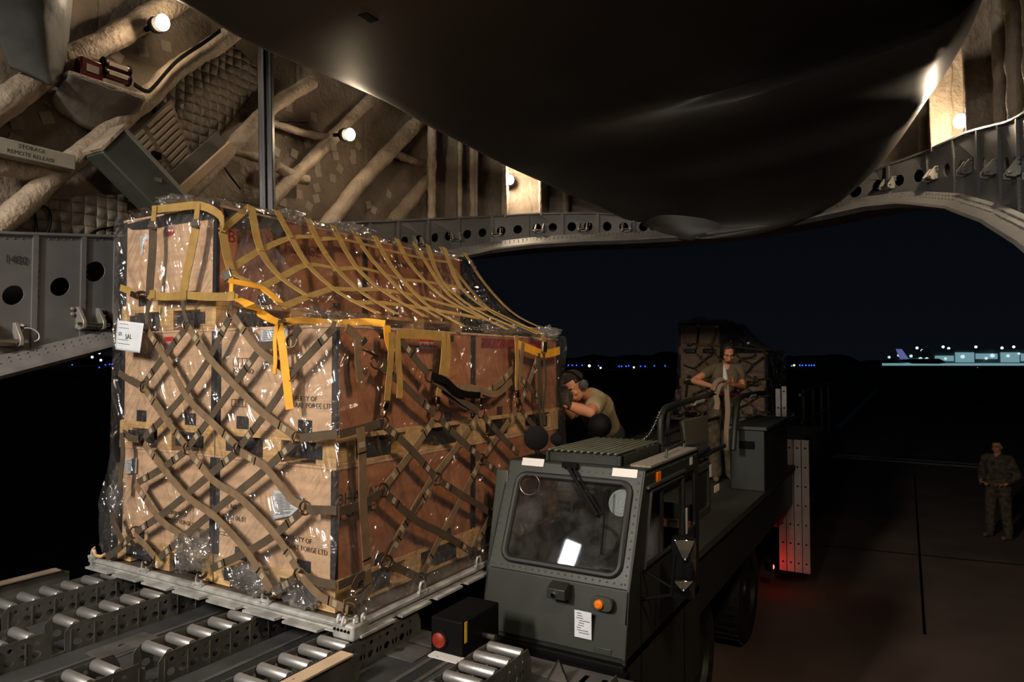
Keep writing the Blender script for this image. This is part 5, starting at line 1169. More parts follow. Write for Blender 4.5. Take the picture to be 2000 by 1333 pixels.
# cab interior: seat, dash, steering wheel
q = MB(); q.box((-1.72, 4.35, 1.72), (0.46, 0.46, 0.14)); q.box((-1.72, 4.58, 2.0), (0.44, 0.12, 0.5)); q.box((-1.72, 4.60, 2.30), (0.22, 0.09, 0.14)); q.build('driver_seat', M('seat_vinyl', (58, 56, 52), rough=0.6, var=0.1), cab, bevel=0.03)
q = MB(); q.span((CX0 + 0.03, 3.50, 1.60), (CX1 - 0.03, 3.64, 1.86)); q.span((-1.55, 3.56, 1.86), (-1.38, 3.64, 1.93)); q.build('dashboard', MAT['black'], cab, bevel=0.01)
MB().torus((-1.72, 3.9, 1.98), (0, -0.5, 0.85), 0.17, 0.012, 28, 8).build('steering_wheel', MAT['black'], cab)
q = MB(); q.span((-2.05, 4.72, 1.7), (-1.9, 4.78, 2.3)); q.span((CX0 + 0.03, 4.7, 1.95), (CX1 - 0.03, 4.74, 2.0)); q.build('cab_rear_frame', M('dull_red_panel', (92, 62, 48), var=0.2), cab)
# front fittings
FYc = 3.40
def onF(px, py): return onY(px, py, 3.415)
c = onF(1096, 1152); q = MB(); q.prism([c + Vector((-0.055, -0.0, 0.045)), c + Vector((-0.055, -0.07, 0.02)), c + Vector((-0.055, -0.07, -0.035)), c + Vector((-0.055, 0.0, -0.045))], (0.11, 0, 0)); lb = q.build('hood_latch', MAT['green'], cab, bevel=0.004)
MB().cyl(c + Vector((-0.01, -0.07, -0.01)), c + Vector((-0.01, -0.085, -0.01)), 0.012, 10).build('latch_knob', MAT['chrome'], lb)
c = onF(1178, 1178); q = MB(); q.plate([rrect(-0.06, -0.035, 0.06, 0.035, 0.03, 5)], lambda a, b: c + Vector((a, 0, b)), (0, -0.03, 0)); al = q.build('turn_lamp', MAT['greenlite'], cab, bevel=0.006)
MB().lathe([(0.024, 0), (0.024, 0.016), (0.014, 0.024)], c + Vector((-0.01, -0.03, 0)), (0, -1, 0), 16).build('amber_lens', MAT['amber'], al)
a, b2 = onF(1127, 1188), onF(1160, 1247); q = MB(); q.span((a.x, 3.382, b2.z), (b2.x, 3.386, a.z)); nl = q.build('data_label', MAT['paper'], cab, smooth=False)
q = MB(); rn = random.Random(4)
for k in range(9):
    z = a.z + (b2.z - a.z) * (0.1 + 0.09 * k); x = a.x + 0.01 + 0.02 * rn.random(); q.span((x, 3.381, z), (min(x + 0.02 + 0.05 * rn.random(), b2.x - 0.008), 3.382, z + 0.003))
q.build('print_line', MAT['print'], nl, smooth=False)
a = onF(1181, 1268); MB().box(a + Vector((0, -0.025, -0.0)), (0.1, 0.012, 0.03)).build('hinge_plate', MAT['greenlite'], cab, bevel=0.003)
# lower apron and bumper under the cab
q = MB(); q.span((CX0, 3.36, 1.20), (CX1 - 0.0, 3.42, 1.53)); q.span((CX0 - 0.1, 3.30, 1.44), (CX1 + 0.02, 3.40, 1.50)); q.build('front_bumper', MAT['black'], ld, bevel=0.01)
# upright at the cab's inner corner
q = MB(); q.bar(onX(986, 918, -2.215), onX(964, 1140, -2.215), 0.085, 0.06, (0, -1, 0.2)); q.build('corner_post', MAT['greenlite'], ld, bevel=0.006)
q = MB(); q.bar(onX(972, 1095, -2.20), onX(966, 1170, -2.20), 0.10, 0.10, (0, -1, 0)); q.build('post_bracket', MAT['green'], ld, bevel=0.008)
MB().torus(onX(985, 1172, -2.12), (0.4, -1, 0.1), 0.062, 0.0022, 26, 6).build('retaining_wire', MAT['steel'], ld)
MB().torus(wo(1040, 950, 0.04), (0.2, -1, 0.2), 0.062, 0.002, 26, 6).build('retaining_wire', MAT['steel'], ld)
# roof: grille, round lamps, grab rail, edge cover
zr = 2.49
ga = [onZ(x, y, zr + 0.075) for (x, y) in ((1087, 876), (1200, 889), (1281, 863), (1163, 853))]
gx0 = (ga[0].x + ga[3].x) / 2; gx1 = (ga[1].x + ga[2].x) / 2; gy0 = (ga[0].y + ga[1].y) / 2; gy1 = (ga[2].y + ga[3].y) / 2
gx0 = max(gx0, CX0 + 0.02); gx1 = min(gx1, CX1 - 0.12); gy1 = min(gy1, 4.8)
q = MB(); q.span((gx0 - 0.02, gy0 + 0.02, zr), (gx1 + 0.02, gy0 + 0.05, zr + 0.06)); q.span((gx0 - 0.02, gy1 - 0.05, zr), (gx1 + 0.02, gy1 - 0.02, zr + 0.06)); q.span((gx1 - 0.0, gy0, zr), (gx1 + 0.02, gy1, zr + 0.06)); q.span((gx0 - 0.02, gy0, zr), (gx0, gy1, zr + 0.06)); MAT['slat'] = M('grille_slat_paint', (84, 88, 76), rough=0.5, var=0.1); gf = q.build('roof_grille', MAT['green'], ld, bevel=0.003)
MB().span((gx0, gy0 + 0.03, zr + 0.002), (gx1, gy1 - 0.03, zr + 0.012)).build('grille_gap_shade', MAT['black'], gf, smooth=False)  # black sheet added under the slats, paints the gaps as shade
for k in range(11):
    x = gx0 + 0.01 + k * (gx1 - gx0 - 0.02) / 10; MB().span((x - 0.009, gy0 - 0.01, zr + 0.066), (x + 0.009, gy1 + 0.01, zr + 0.078)).build('grille_slat', MAT['slat'], gf, bevel=0.003)
def round_lamp(px, py, X, r, label, dirv, stem=None, depth=0.05):
    c = onX(px, py, X); q = MB(); q.lathe([(r * 0.3, -depth), (r * 0.8, -depth * 0.6), (r, 0), (r, 0.012), (r * 0.92, 0.016), (0.001, 0.018)], c, dirv, 24); o = q.build('round_lamp', MAT['black'], ld, ang=40, label=label)
    if stem: q = MB(); q.tube([c - Vector((0, 0, r * 0.8)), (c.x + 0.02, c.y, zr + 0.03)], 0.015, 8); q.lathe([(0.075, 0), (0.06, 0.02), (0.02, 0.035)], (c.x + 0.02, c.y, zr), (0, 0, 1), 14); q.build('lamp_stem', MAT['black'], o)
round_lamp(1047, 856, -2.05, 0.078, 'large black round lamp head on a stem', (0.5, -0.86, 0.05), True)
round_lamp(1087, 858, -2.06, 0.042, 'small black round lamp', (0.4, -0.9, 0.05), True)
c = onX(1172, 831, -1.98); MB().ball(c, 0.088, 20, (1, 0.8, 1)).build('round_lamp', MAT['black'], ld, label='domed black lamp on the cab roof behind the grille')
MB().cyl(c - Vector((0, 0, 0.06)), (c.x, c.y, zr), 0.02, 8).build('lamp_stem', MAT['black'], ld)
MB().span((CX1 - 0.13, gy0 + 0.05, zr), (CX1 - 0.005, 4.8, zr + 0.012)).build('roof_walkway', M('gritty_roof', (112, 106, 96), rough=0.9, var=0.25, vs=40), ld, smooth=False)
q = MB(); q.tube([onX(1302, 897, CX1 - 0.02), onX(1302, 880, CX1 - 0.02), onX(1336, 862, CX1 - 0.02), onX(1336, 876, CX1 - 0.02)], 0.008, 8); q.build('grab_rail', MAT['green'], ld)
a = onX(1286, 931, CX1 + 0.002); q = MB(); q.box(a, (0.012, 0.07, 0.055)); q.build('side_marker', MAT['amber'], cab, bevel=0.004)
MB().span((CX1, 3.72, 2.385), (CX1 + 0.02, 4.45, 2.40)).build('rain_gutter', MAT['greenlite'], cab)
a = onX(1341, 1018, CX1 + 0.004); MB().box(a, (0.004, 0.035, 0.17)).build('white_reflector', MAT['white'], cab, bevel=0.01)
MB().box(onX(1350, 901, CX1 + 0.002), (0.003, 0.06, 0.05)).build('reflective_label', MAT['white'], cab)
# side door seam, frame and window bars
q = MB(); q.span((CX1, 3.62, 1.0), (CX1 + 0.004, 3.626, 1.95)); q.span((CX1, 4.44, 1.0), (CX1 + 0.004, 4.446, 2.4)); q.build('door_seam', MAT['black'], cab)
q = MB(); q.tube([Vector((CX1 + 0.004, y, z)) for (y, z) in wl_], 0.014, 8, closed=True); q.span((CX1 - 0.012, 4.0, 1.96), (CX1 + 0.002, 4.03, 2.36)); q.build('side_window_gasket', MAT['rubber'], cab)
# mirrors on their arm
mr = MB(); mr.tube([Vector((CX1, 3.62, 1.80)), Vector((-1.12, 3.60, 1.86)), Vector((-1.10, 3.60, 2.08))], 0.011, 8); mr.tube([Vector((CX1, 3.66, 1.95)), Vector((-1.12, 3.60, 1.90))], 0.008, 8); ma = mr.build('mirror_arm', MAT['black'], ld)
MAT['mirror'] = M('mirror_chrome', (225, 222, 218), rough=0.05, metal=1, var=0)
for (px, py, w, h) in ((1337, 1092, 0.135, 0.235), (1334, 1152, 0.135, 0.11)):
    c = onX(px, py, -1.10); rt = Matrix.Rotation(rad(22), 3, 'Z')
    q = MB(); q.plate([rrect(-w / 2, -h / 2, w / 2, h / 2, 0.025)], lambda a, b: c + rt @ Vector((a, 0, b)), rt @ Vector((0, 0.045, 0))); mh = q.build('mirror_head', MAT['black'], ma, bevel=0.008)
    q = MB(); q.prism([c + rt @ Vector(p) for p in ((-w * 0.42, -0.004, h * 0.44), (w * 0.42, -0.004, h * 0.44), (w * 0.10, -0.012, h * 0.02), (-w * 0.10, -0.012, h * 0.02))], rt @ Vector((0, -0.004, 0))); q.build('mirror_bracket', MAT['mirror'], mh, bevel=0.002)
    q = MB(); q.prism([c + rt @ Vector(p) for p in ((w * 0.46, -0.002, h * 0.44), (w * 0.46, -0.002, -h * 0.42), (w * 0.22, -0.003, h * 0.06))], rt @ Vector((0, -0.003, 0))); q.build('mirror_edge', MAT['bronze'], mh)
    MB().ball(c + rt @ Vector((0, -0.016, 0)), 0.012, 8).build('mirror_bolt', MAT['chrome'], mh)
# guarded window panel behind the cab
q = MB(); fr = [sideuv(*p) for p in ((1364, 915), (1393, 902), (1391, 1003), (1364, 1022))]
ys = [p[0] for p in fr]; zs = [p[1] for p in fr]
q.plate([rrect(min(ys), min(zs), max(ys), max(zs), 0.04), rrect(min(ys) + 0.05, min(zs) + 0.05, max(ys) - 0.05, max(zs) - 0.05, 0.03)], lambda a, b: Vector((CX1 - 0.02, a, b)), (-0.02, 0, 0)); gp = q.build('guard_frame', MAT['greenlite'], ld, bevel=0.004)
q = MB(); q.span((CX1 - 0.05, min(ys) + 0.03, min(zs) + 0.03), (CX1 - 0.04, max(ys) - 0.03, max(zs) - 0.03)); q.build('guard_panel', MAT['green'], gp)
MB().box(onX(1388, 920, CX1 - 0.012), (0.006, 0.05, 0.09)).build('reflective_label', MAT['white'], gp); MB().box(onX(1400, 954, CX1 - 0.012), (0.006, 0.14, 0.05)).build('reflective_label', MAT['paint'], gp)

# chassis, deck, catwalk, rails
q = MB(); q.span((-4.40, 5.3, 1.45), (-2.30, 18.2, 1.74)); q.span((-4.30, 4.9, 0.75), (-2.0, 18.0, 1.40)); dk = q.build('deck_frame', MAT['green'], ld, bevel=0.01)
q = MB(); q.span((-4.40, 5.25, 1.74), (-4.28, 18.2, 1.80)); q.span((-2.42, 5.25, 1.74), (-2.30, 18.2, 1.80)); q.span((-3.4, 5.25, 1.74), (-3.3, 18.2, 1.79)); q.build('deck_rail', MAT['greenlite'], dk)
for k in range(50): MB().cyl((-4.25, 5.4 + k * 0.25, 1.775), (-2.45, 5.4 + k * 0.25, 1.775), 0.03, 10).build('deck_roller', MAT['track'], dk)
q = MB(); q.span((-2.25, 4.86, 1.66), (-1.36, 16.0, 1.72)); q.build('catwalk', M('catwalk_grating', (52, 52, 46), rough=0.8, var=0.3, vs=60), ld)
q = MB(); q.span((-1.70, 4.86, 1.20), (-1.40, 17.0, 1.62)); q.span((-2.1, 4.84, 1.0), (-1.9, 5.1, 2.2)); q.build('side_skirt', MAT['green'], ld, bevel=0.01)
def pipe(pts, X, r=0.028, tape=None):
    P = [onX(x, y, X) for (x, y) in pts]; q = MB(); S_ = smooth_path(P, 4); q.tube(S_, r, 12); o = q.build('guard_rail', MAT['green'], ld)
    if tape: a, b = onX(*tape[0], X), onX(*tape[1], X); MB().cyl(a, b, r * 1.08, 14).build('white_tape', MAT['white'], o)
    return o
pipe([(1290, 868), (1290, 830), (1292, 812), (1299, 799), (1315, 792), (1360, 780), (1400, 768), (1412, 770), (1416, 785), (1418, 830), (1420, 880)], -1.93, 0.03, ((1354, 787), (1371, 782)))
pipe([(1306, 868), (1304, 830), (1308, 808), (1316, 800)], -1.93, 0.02)
pipe([(1432, 880), (1436, 820), (1441, 785), (1449, 775), (1462, 772), (1480, 769), (1494, 768)], -1.62, 0.03, ((1461, 774), (1472, 772)))
pipe([(1293, 850), (1330, 838), (1380, 823), (1414, 812)], -1.93, 0.02)
q = MB(); P = [onX(x, y, -1.86) for (x, y) in ((1330, 822), (1377, 812), (1380, 862), (1335, 872))]; q.prism(P, (0.02, 0.02, 0)); q.build('control_panel_back', M('speckled_panel', (100, 96, 82), rough=0.7, var=0.2, vs=70), ld, bevel=0.004)
q = MB(); q.tube([onX(x, y, -1.84) for (x, y) in ((1334, 874), (1331, 840), (1329, 826), (1333, 818))], 0.01, 8, sm=4); q.build('panel_bracket', MAT['green'], ld)
for (x, y, a2) in ((1365, 885, 0), (1378, 888, 0.3), (1396, 880, 0.1)):
    MB().tube([onX(x - 20, y + 6, -1.55), onX(x, y, -1.5), onX(x + 18, y - 9, -1.5)], 0.022, 8, sm=4).build('hydraulic_hose', MAT['rubber'], ld)
# chain from the grille to the guard rail
ca, cb2 = onX(1252, 862, -1.85), onX(1289, 803, -1.93); n_ = 16; q = MB()
for k in range(n_):
    c = ca.lerp(cb2, (k + 0.5) / n_) + Vector((0, 0, -0.05 * math.sin(math.pi * (k + 0.5) / n_))); d = (cb2 - ca).normalized()
    ax = d.orthogonal() if k % 2 else d.cross(d.orthogonal()); q.torus(c, ax, 0.014, 0.0042, 10, 6)
q.build('safety_chain', MAT['steel'], ld)
# stowage box on the catwalk
q = MB(); q.span((-1.72, 7.65, 1.72), (-1.36, 9.2, 2.37)); sb = q.build('stowage_box', MAT['green'], ld, bevel=0.01)
MB().span((-1.75, 7.62, 2.37), (-1.33, 9.23, 2.41)).build('box_lid', MAT['greenlite'], sb, bevel=0.006)
MB().span((-1.62, 7.63, 2.17), (-1.46, 7.65, 2.25)).build('box_hasp', MAT['black'], sb, bevel=0.006)
# far handrails
for y in (11.2, 12.4, 13.6, 14.8): MB().cyl((-1.42, y, 1.72), (-1.42, y, 2.68), 0.022, 8).build('handrail_post', MAT['green'], ld)
MB().tube([(-1.42, 10.8, 2.62), (-1.42, 12, 2.68), (-1.42, 15.2, 2.68)], 0.022, 8).build('handrail', MAT['green'], ld); MB().tube([(-1.42, 11, 2.2), (-1.42, 15, 2.2)], 0.014, 8).build('handrail', MAT['green'], ld)
# ladder planks hung on the side
MAT['plank'] = M('white_perforated_plank', (178, 170, 164), rough=0.5, var=0.12)
def perf(x0, x1, y, z0, z1, dz):
    h = []
    z = z0 + 0.12
    while z < z1 - 0.06: h.append(circ((x0 + x1) / 2, z, 0.014, 10)); z += dz
    q = MB(); q.plate([[(x0, z0), (x1, z0), (x1, z1), (x0, z1)]] + h, lambda a, b: Vector((a, y, b)), (0, 0.02, 0)); q.span((x0, y + 0.02, z0), (x0 + 0.008, y + 0.07, z1)); q.span((x1 - 0.008, y + 0.02, z0), (x1, y + 0.07, z1))
    return q.build('step_plank', MAT['plank'], ld, smooth=False)
for k in range(4): perf(-1.575 + k * 0.098, -1.575 + k * 0.098 + 0.088, 9.85, 0.30, 2.06, 0.255)
perf(-1.68, -1.60, 9.92, 0.85, 1.95, 0.24); perf(-1.86, -1.79, 11.45, 1.74, 2.68, 0.26); perf(-1.77, -1.70, 11.45, 1.74, 2.72, 0.26)
rl = MB().box((-1.66, 9.56, 0.40), (0.10, 0.06, 0.10)).build('tail_marker', MAT['black'], ld, bevel=0.006)
MB().lathe([(0.04, 0), (0.04, 0.012), (0.02, 0.02)], (-1.64, 9.59, 0.40), (0.35, 1, 0), 16).build('marker_lens', EM('red_marker_lens', (255, 45, 40), 30), rl)
# wheels
def wheel(y, x1=-1.58, R=0.56, w=0.42):
    q = MB(); q.lathe([(R * 0.58, -w), (R * 0.9, -w), (R, -w + 0.06), (R, -0.06), (R * 0.93, -0.015), (R * 0.75, 0), (R * 0.58, -0.01), (R * 0.56, -0.05)], (x1, y, R), (1, 0, 0), 40); o = q.build('wheel', MAT['tyre'], ld, ang=30)
    q = MB(); q.lathe([(R * 0.58, -0.10), (R * 0.57, -0.03), (R * 0.52, -0.02), (R * 0.48, -0.08), (R * 0.25, -0.10), (R * 0.22, -0.03), (0.02, -0.02)], (x1, y, R), (1, 0, 0), 30); q.build('rim', MAT['green'], o)
    q = MB()
    for k in range(36): a = 2 * math.pi * k / 36; q.box((x1 - w / 2, y + math.cos(a) * (R + 0.004), R + math.sin(a) * (R + 0.004)), (w * 0.8, 0.03, 0.016), Matrix.Rotation(a - math.pi / 2, 3, 'X'))
    q.build('tyre_tread', MAT['tyre'], o, smooth=False)
for y in (5.88, 7.95, 14.7): wheel(y)
# tow box with red lamp at the head of the deck
q = MB(); q.span((-2.08, 2.76, FZ + 0.003), (-1.89, 3.1, 1.84)); tb_ = q.build('signal_box', MAT['black'], ld, bevel=0.008)
c = onY(859, 1250, 2.758); MB().lathe([(0.036, 0), (0.036, 0.015), (0.02, 0.024)], c, (0, -1, 0), 18).build('red_lens', EM('red_glow_lens', (255, 70, 20), 0.22), tb_)
MB().torus(c, (0, -1, 0), 0.042, 0.008, 20, 8).build('lens_rim', MAT['black'], tb_)
MB().box(onX(910, 1236, -1.888), (0.003, 0.02, 0.10)).build('yellow_label', M('yellow_label', (205, 170, 40), var=0.1), tb_)
q = MB(); q.cyl((-1.89, 2.95, 1.72), (-1.82, 2.95, 1.72), 0.015, 10); q.build('box_fitting', MAT['steel'], tb_)
# small pitched reflector frame on the ramp lip
p0 = onZ(1090, 1333, FZ); q = MB(); q.tube([p0 + Vector((-0.05, 0, 0)), p0 + Vector((0, 0.01, 0.10)), p0 + Vector((0.05, 0, 0))], 0.006, 8); rr_ = root('clear_wedge', p0, 'small shiny pointed clip standing on the ramp floor by the short roller track', 'clip'); q.build('frame', MAT['chrome'], rr_); q = MB(); q.prism([p0 + Vector((-0.045, 0, 0)), p0 + Vector((0.045, 0, 0)), p0 + Vector((0, 0.01, 0.09))], (0, 0.01, 0)); q.build('plate_body', MAT['steel'], rr_)

# ------------------------------------------------------------------ the second load far down the deck
OFF = Vector((-0.22, 12.78, 0.0))
def put(src, label, group=None):
    c = dup(src); c.location = src.location + OFF; c['label'] = label
    if group: c['group'] = group
    elif 'group' in c.keys(): del c['group']
    return c
put(pal, 'cargo pallet under the far load at the end of the loader deck', 'cargo pallets')
for i, lb in ((0, 'bottom front crate of the tall stack of the far load'), (1, 'bottom front crate of the lower stack of the far load, behind the woman'), (4, 'middle crate of the tall stack of the far load'),
              (5, 'upper crate of the lower stack of the far load, above the woman\'s shoulder'), (8, 'topmost pale crate of the far load on the loader deck'), (7, 'upper rear crate of the far load'), (9, 'topmost rear crate of the far load')):
    put(crates[i], lb, 'wooden crates of the far load')
put(wrap, 'clear plastic film wrapped round the far load on the loader deck'); put(net, 'olive side net over the far load on the loader deck'); put(tnet, 'net sloping over the top of the far load on the loader deck')
# ------------------------------------------------------------------ people
class Body(MB):
    def cap(s, a, b, ra, rb, n=14):
        a = Vector(a); b = Vector(b); d = (b - a); L = d.length
        if L < 1e-6: return s.ball(a, ra, n)
        d /= L; pts = []; R = []
        for k in (0.02, 0.3, 0.6, 0.87): pts.append(a - d * ra * math.cos(math.asin(k))); R.append(ra * k)
        pts.append(a); R.append(ra); pts.append(b); R.append(rb)
        for k in (0.87, 0.6, 0.3, 0.02): pts.append(b + d * rb * math.cos(math.asin(k))); R.append(rb * k)
        u, w, _ = basis(d); vs = []; fs = []; m = len(pts)
        for p, r in zip(pts, R):
            for k in range(n): t = 2 * math.pi * k / n; vs.append(p + (u * math.cos(t) + w * math.sin(t)) * r)
        for i in range(m - 1):
            for k in range(n): k2 = (k + 1) % n; fs.append((i * n + k, i * n + k2, (i + 1) * n + k2, (i + 1) * n + k))
        fs.append(tuple(range(n - 1, -1, -1))); fs.append(tuple((m - 1) * n + k for k in range(n)))
        return s.add(vs, fs)
    def chain(s, pts, rs):
        for i in range(len(pts) - 1): s.cap(pts[i], pts[i + 1], rs[i], rs[i + 1])
        return s
    def skin(s, name, mat, parent, vox=0.007, sm=3):
        o = s.build(name, mat, parent, ang=180)
        md = o.modifiers.new('skin', 'REMESH'); md.mode = 'VOXEL'; md.voxel_size = vox; md.use_smooth_shade = True
        md = o.modifiers.new('relax', 'SMOOTH'); md.factor = 0.5; md.iterations = sm
        return o
def frame(fwd, up=(0, 0, 1)):
    f = Vector(fwd).normalized(); u = Vector(up); r = f.cross(u).normalized(); u = r.cross(f); return Matrix((r, f, u)).transposed()   # columns: person's right, forward, up
def add_head(B, c, Mx, k=1.0):
    def h(x, y, z): return c + Mx @ (Vector((x, y, z)) * k)
    B.ball(h(0, -0.012, 0.035), 0.1 * k, 20, (0.76, 0.96, 0.90), Mx)
    B.ball(h(0, 0.018, -0.035), 0.1 * k, 20, (0.60, 0.70, 0.80), Mx)
    B.ball(h(0, 0.045, -0.085), 0.03 * k, 12, (1.1, 0.9, 0.8), Mx)                   # chin
    B.cap(h(0, 0.085, 0.012), h(0, 0.110, -0.030), 0.010 * k, 0.016 * k)             # nose
    for s in (-1, 1):
        B.cap(h(s * 0.012, 0.088, 0.025), h(s * 0.048, 0.074, 0.026), 0.011 * k, 0.010 * k)   # brow
        B.ball(h(s * 0.042, 0.062, -0.022), 0.022 * k, 10)                            # cheek
        B.ball(h(s * 0.014, 0.094, -0.034), 0.010 * k, 8)                             # nostril wing
        B.ball(h(s * 0.078, -0.008, -0.005), 0.022 * k, 10, (0.4, 0.8, 1.3), Mx)      # ear
    B.cap(h(-0.022, 0.082, -0.060), h(0.022, 0.082, -0.060), 0.009 * k, 0.009 * k); B.cap(h(-0.018, 0.080, -0.073), h(0.018, 0.080, -0.073), 0.009 * k, 0.009 * k)
    return h
def face_parts(o, h, Mx, k=1.0, lips=(150, 84, 70)):
    for s in (-1, 1):
        e = MB().ball(h(s * 0.031, 0.074, 0.004), 0.0125 * k, 10).build('eye', MAT['white'], o)
        MB().ball(h(s * 0.031, 0.0855, 0.001), 0.006 * k, 8).build('iris', MAT['print'], e)
        MB().tube([h(s * 0.012, 0.101, 0.026), h(s * 0.03, 0.099, 0.033), h(s * 0.052, 0.084, 0.028)], 0.0045 * k, 6, sm=3).build('eyebrow', MAT['hair'], o)
        MB().tube([h(s * 0.018, 0.088, 0.008), h(s * 0.031, 0.0895, 0.011), h(s * 0.045, 0.082, 0.006)], 0.004 * k, 6, sm=3).build('eyelid', MAT['skin'], o)
    MB().tube([h(-0.022, 0.088, -0.066), h(0, 0.094, -0.065), h(0.022, 0.088, -0.066)], 0.004 * k, 6, sm=3).build('mouth', M('lips', lips, var=0), o)
def add_hand(B, wrist, palm_dir, nrm, k=1.0, curl=0.6, side=1, extra=0.0, spread=1.0):
    """palm, four bent fingers of different length and a thumb off the side of the palm"""
    w = Vector(wrist); d = Vector(palm_dir).normalized(); n = Vector(nrm); n = (n - d * n.dot(d)).normalized(); t = d.cross(n) * side
    for f in (-0.026, -0.009, 0.009, 0.026): B.cap(w + t * f * 0.7 * k, w + d * 0.088 * k + t * f * k, 0.016 * k + extra, 0.0125 * k + extra)
    for i, (off, L) in enumerate(((-0.032, 0.062), (-0.011, 0.076), (0.011, 0.082), (0.032, 0.072))):
        p = w + d * 0.09 * k + t * off * k * spread; dd = d.copy(); a = 0.0
        for j, fr in enumerate((0.45, 0.32, 0.23)):
            a = curl * (0.7 + 0.12 * i) * (j + 0.6); dd = (d * math.cos(a) + n * math.sin(a)).normalized(); p2 = p + dd * L * fr * k
            B.cap(p, p2, (0.0092 - 0.0008 * j) * k + extra, (0.0086 - 0.0008 * j) * k + extra); p = p2
    p = w + d * 0.03 * k + t * 0.032 * k; p2 = p + (d * 0.6 + t * 0.75 + n * 0.35).normalized() * 0.045 * k; p3 = p2 + (d * 0.85 + t * 0.15 + n * 0.5).normalized() * 0.034 * k
    B.cap(p, p2, 0.0125 * k + extra, 0.0105 * k + extra); B.cap(p2, p3, 0.0105 * k + extra, 0.009 * k + extra)
def hair_cap(o, c, Mx, k, test, name='hair', grow=1.07, mat='hair', low=0.0):
    q = MB(); n, m = 40, 28; idx = {}; vs = []; fs = []
    for i in range(m + 1):
        th = math.pi * i / m
        for j in range(n):
            ph = 2 * math.pi * j / n; d = Vector((math.sin(th) * math.cos(ph), math.sin(th) * math.sin(ph), math.cos(th)))
            rr = grow * (1 + 0.03 * noise.noise(d * 6) + 0.015 * noise.noise(Vector((d.x * 20, d.y * 20, d.z * 5))))
            vs.append(c + Mx @ (Vector((d.x * 0.079 * rr, d.y * 0.100 * rr - 0.012, d.z * 0.094 * rr + 0.035 + (low * min(0, d.z)))) * k))
    for i in range(m):
        for j in range(n):
            th = math.pi * (i + 0.5) / m; ph = 2 * math.pi * (j + 0.5) / n; d = Vector((math.sin(th) * math.cos(ph), math.sin(th) * math.sin(ph), math.cos(th)))
            if test(d): fs.append((i * n + j, (i + 1) * n + j, (i + 1) * n + (j + 1) % n, i * n + (j + 1) % n))
    q.add(vs, fs); return q.build(name, MAT[mat], o, ang=180, solid=0.006)
MAT['glove'] = M('black_glove', (52, 42, 34), rough=0.7, var=0.3, vs=40)
MAT['beanie'] = M('dark_beanie', (44, 34, 30), rough=0.9, var=0.2, vs=40, bump=0.3, bs=200)
MAT['yellowband'] = M('yellow_band', (205, 200, 40), rough=0.5, var=0.05)
MAT['magenta'] = M('magenta_band', (150, 44, 110), rough=0.6, var=0.1)

# --- man pushing the near load: bent forward, forearms against the crate
J = lambda x, y, d: atd(x, y, d)
pelvis = J(1184, 843, 6.5); chest = J(1162, 796, 6.15); neck = J(1150, 776, 5.97)
hc = J(1122, 757, 5.78)
face = Vector((-0.16, -0.80, -0.50)); hm = frame(face, (-0.15, 0.2, 1))
shl, elb, wrl = J(1168, 782, 5.95), J(1152, 806, 5.55), J(1106, 791, 5.47)      # arm on the camera side
shr, elr, wrr = J(1132, 790, 6.25), J(1112, 812, 5.9), J(1092, 796, 5.6)
foot_z = 1.80
man = root('person', (pelvis.x, pelvis.y, foot_z), 'person in tan t-shirt, dark beanie and ear defenders pushing against the near crates', 'person')
B = Body(); h = add_head(B, hc, hm, 1.02)
B.cap(hc + hm @ Vector((0, -0.02, -0.05)), neck, 0.056, 0.062); B.cap(neck, chest, 0.07, 0.10)
B.chain([shl, shl.lerp(elb, 0.5), elb, elb.lerp(wrl, 0.4), wrl], [0.062, 0.060, 0.046, 0.050, 0.032])
B.chain([shr, elr, wrr], [0.06, 0.046, 0.032])
man_b = B.skin('body', MAT['skin'], man, 0.0065)
face_parts(man_b, h, hm, 1.02)
G = Body(); add_hand(G, wrl, Vector((-0.12, -0.05, 0.95)), Vector((0.0, -1, 0)), 1.0, 0.35, 1, 0.003); G.cap(elb.lerp(wrl, 0.9), wrl + Vector((0, 0, 0.02)), 0.037, 0.038); G.skin('glove', MAT['glove'], man_b, 0.005, 2)
G = Body(); add_hand(G, wrr, Vector((-0.1, -0.1, 0.95)), Vector((0.0, -1, 0)), 1.0, 0.35, -1, 0.003); G.cap(elr.lerp(wrr, 0.9), wrr + Vector((0, 0, 0.02)), 0.037, 0.038); G.skin('glove', MAT['glove'], man_b, 0.005, 2)
S_ = Body(); spine = [neck + Vector((0.0, 0.03, -0.02)), chest, chest.lerp(pelvis, 0.45), chest.lerp(pelvis, 0.8)]
side = (shl - shr).normalized()
for off in (-1, 0, 1): S_.chain([spine[0] + side * 0.07 * off, spine[1] + side * 0.085 * off, spine[2] + side * 0.07 * off, spine[3] + side * 0.06 * off], [0.085, 0.125, 0.115, 0.12])
S_.chain([neck + side * 0.05, shl, shl.lerp(elb, 0.62)], [0.08, 0.083, 0.078]); S_.chain([neck - side * 0.05, shr, shr.lerp(elr, 0.55)], [0.08, 0.08, 0.075])
S_.skin('shirt', MAT['tan'], man_b, 0.009, 3)
L_ = Body(); hl = pelvis + side * 0.09 + Vector((0, 0, -0.03)); hr = pelvis - side * 0.09 + Vector((0, 0, -0.03))
kl = hl + Vector((0.06, -0.12, -0.40)); fl = Vector((kl.x + 0.02, kl.y + 0.22, foot_z + 0.09)); kr = hr + Vector((0.0, 0.12, -0.38)); fr_ = Vector((kr.x, kr.y + 0.30, foot_z + 0.09))
L_.cap(hl, hr, 0.13, 0.13); L_.chain([hl, kl, fl], [0.115, 0.085, 0.07]); L_.chain([hr, kr, fr_], [0.115, 0.085, 0.07]); L_.skin('trousers', M('dark_trousers', (40, 38, 32), rough=0.9, var=0.2), man_b, 0.011, 3)
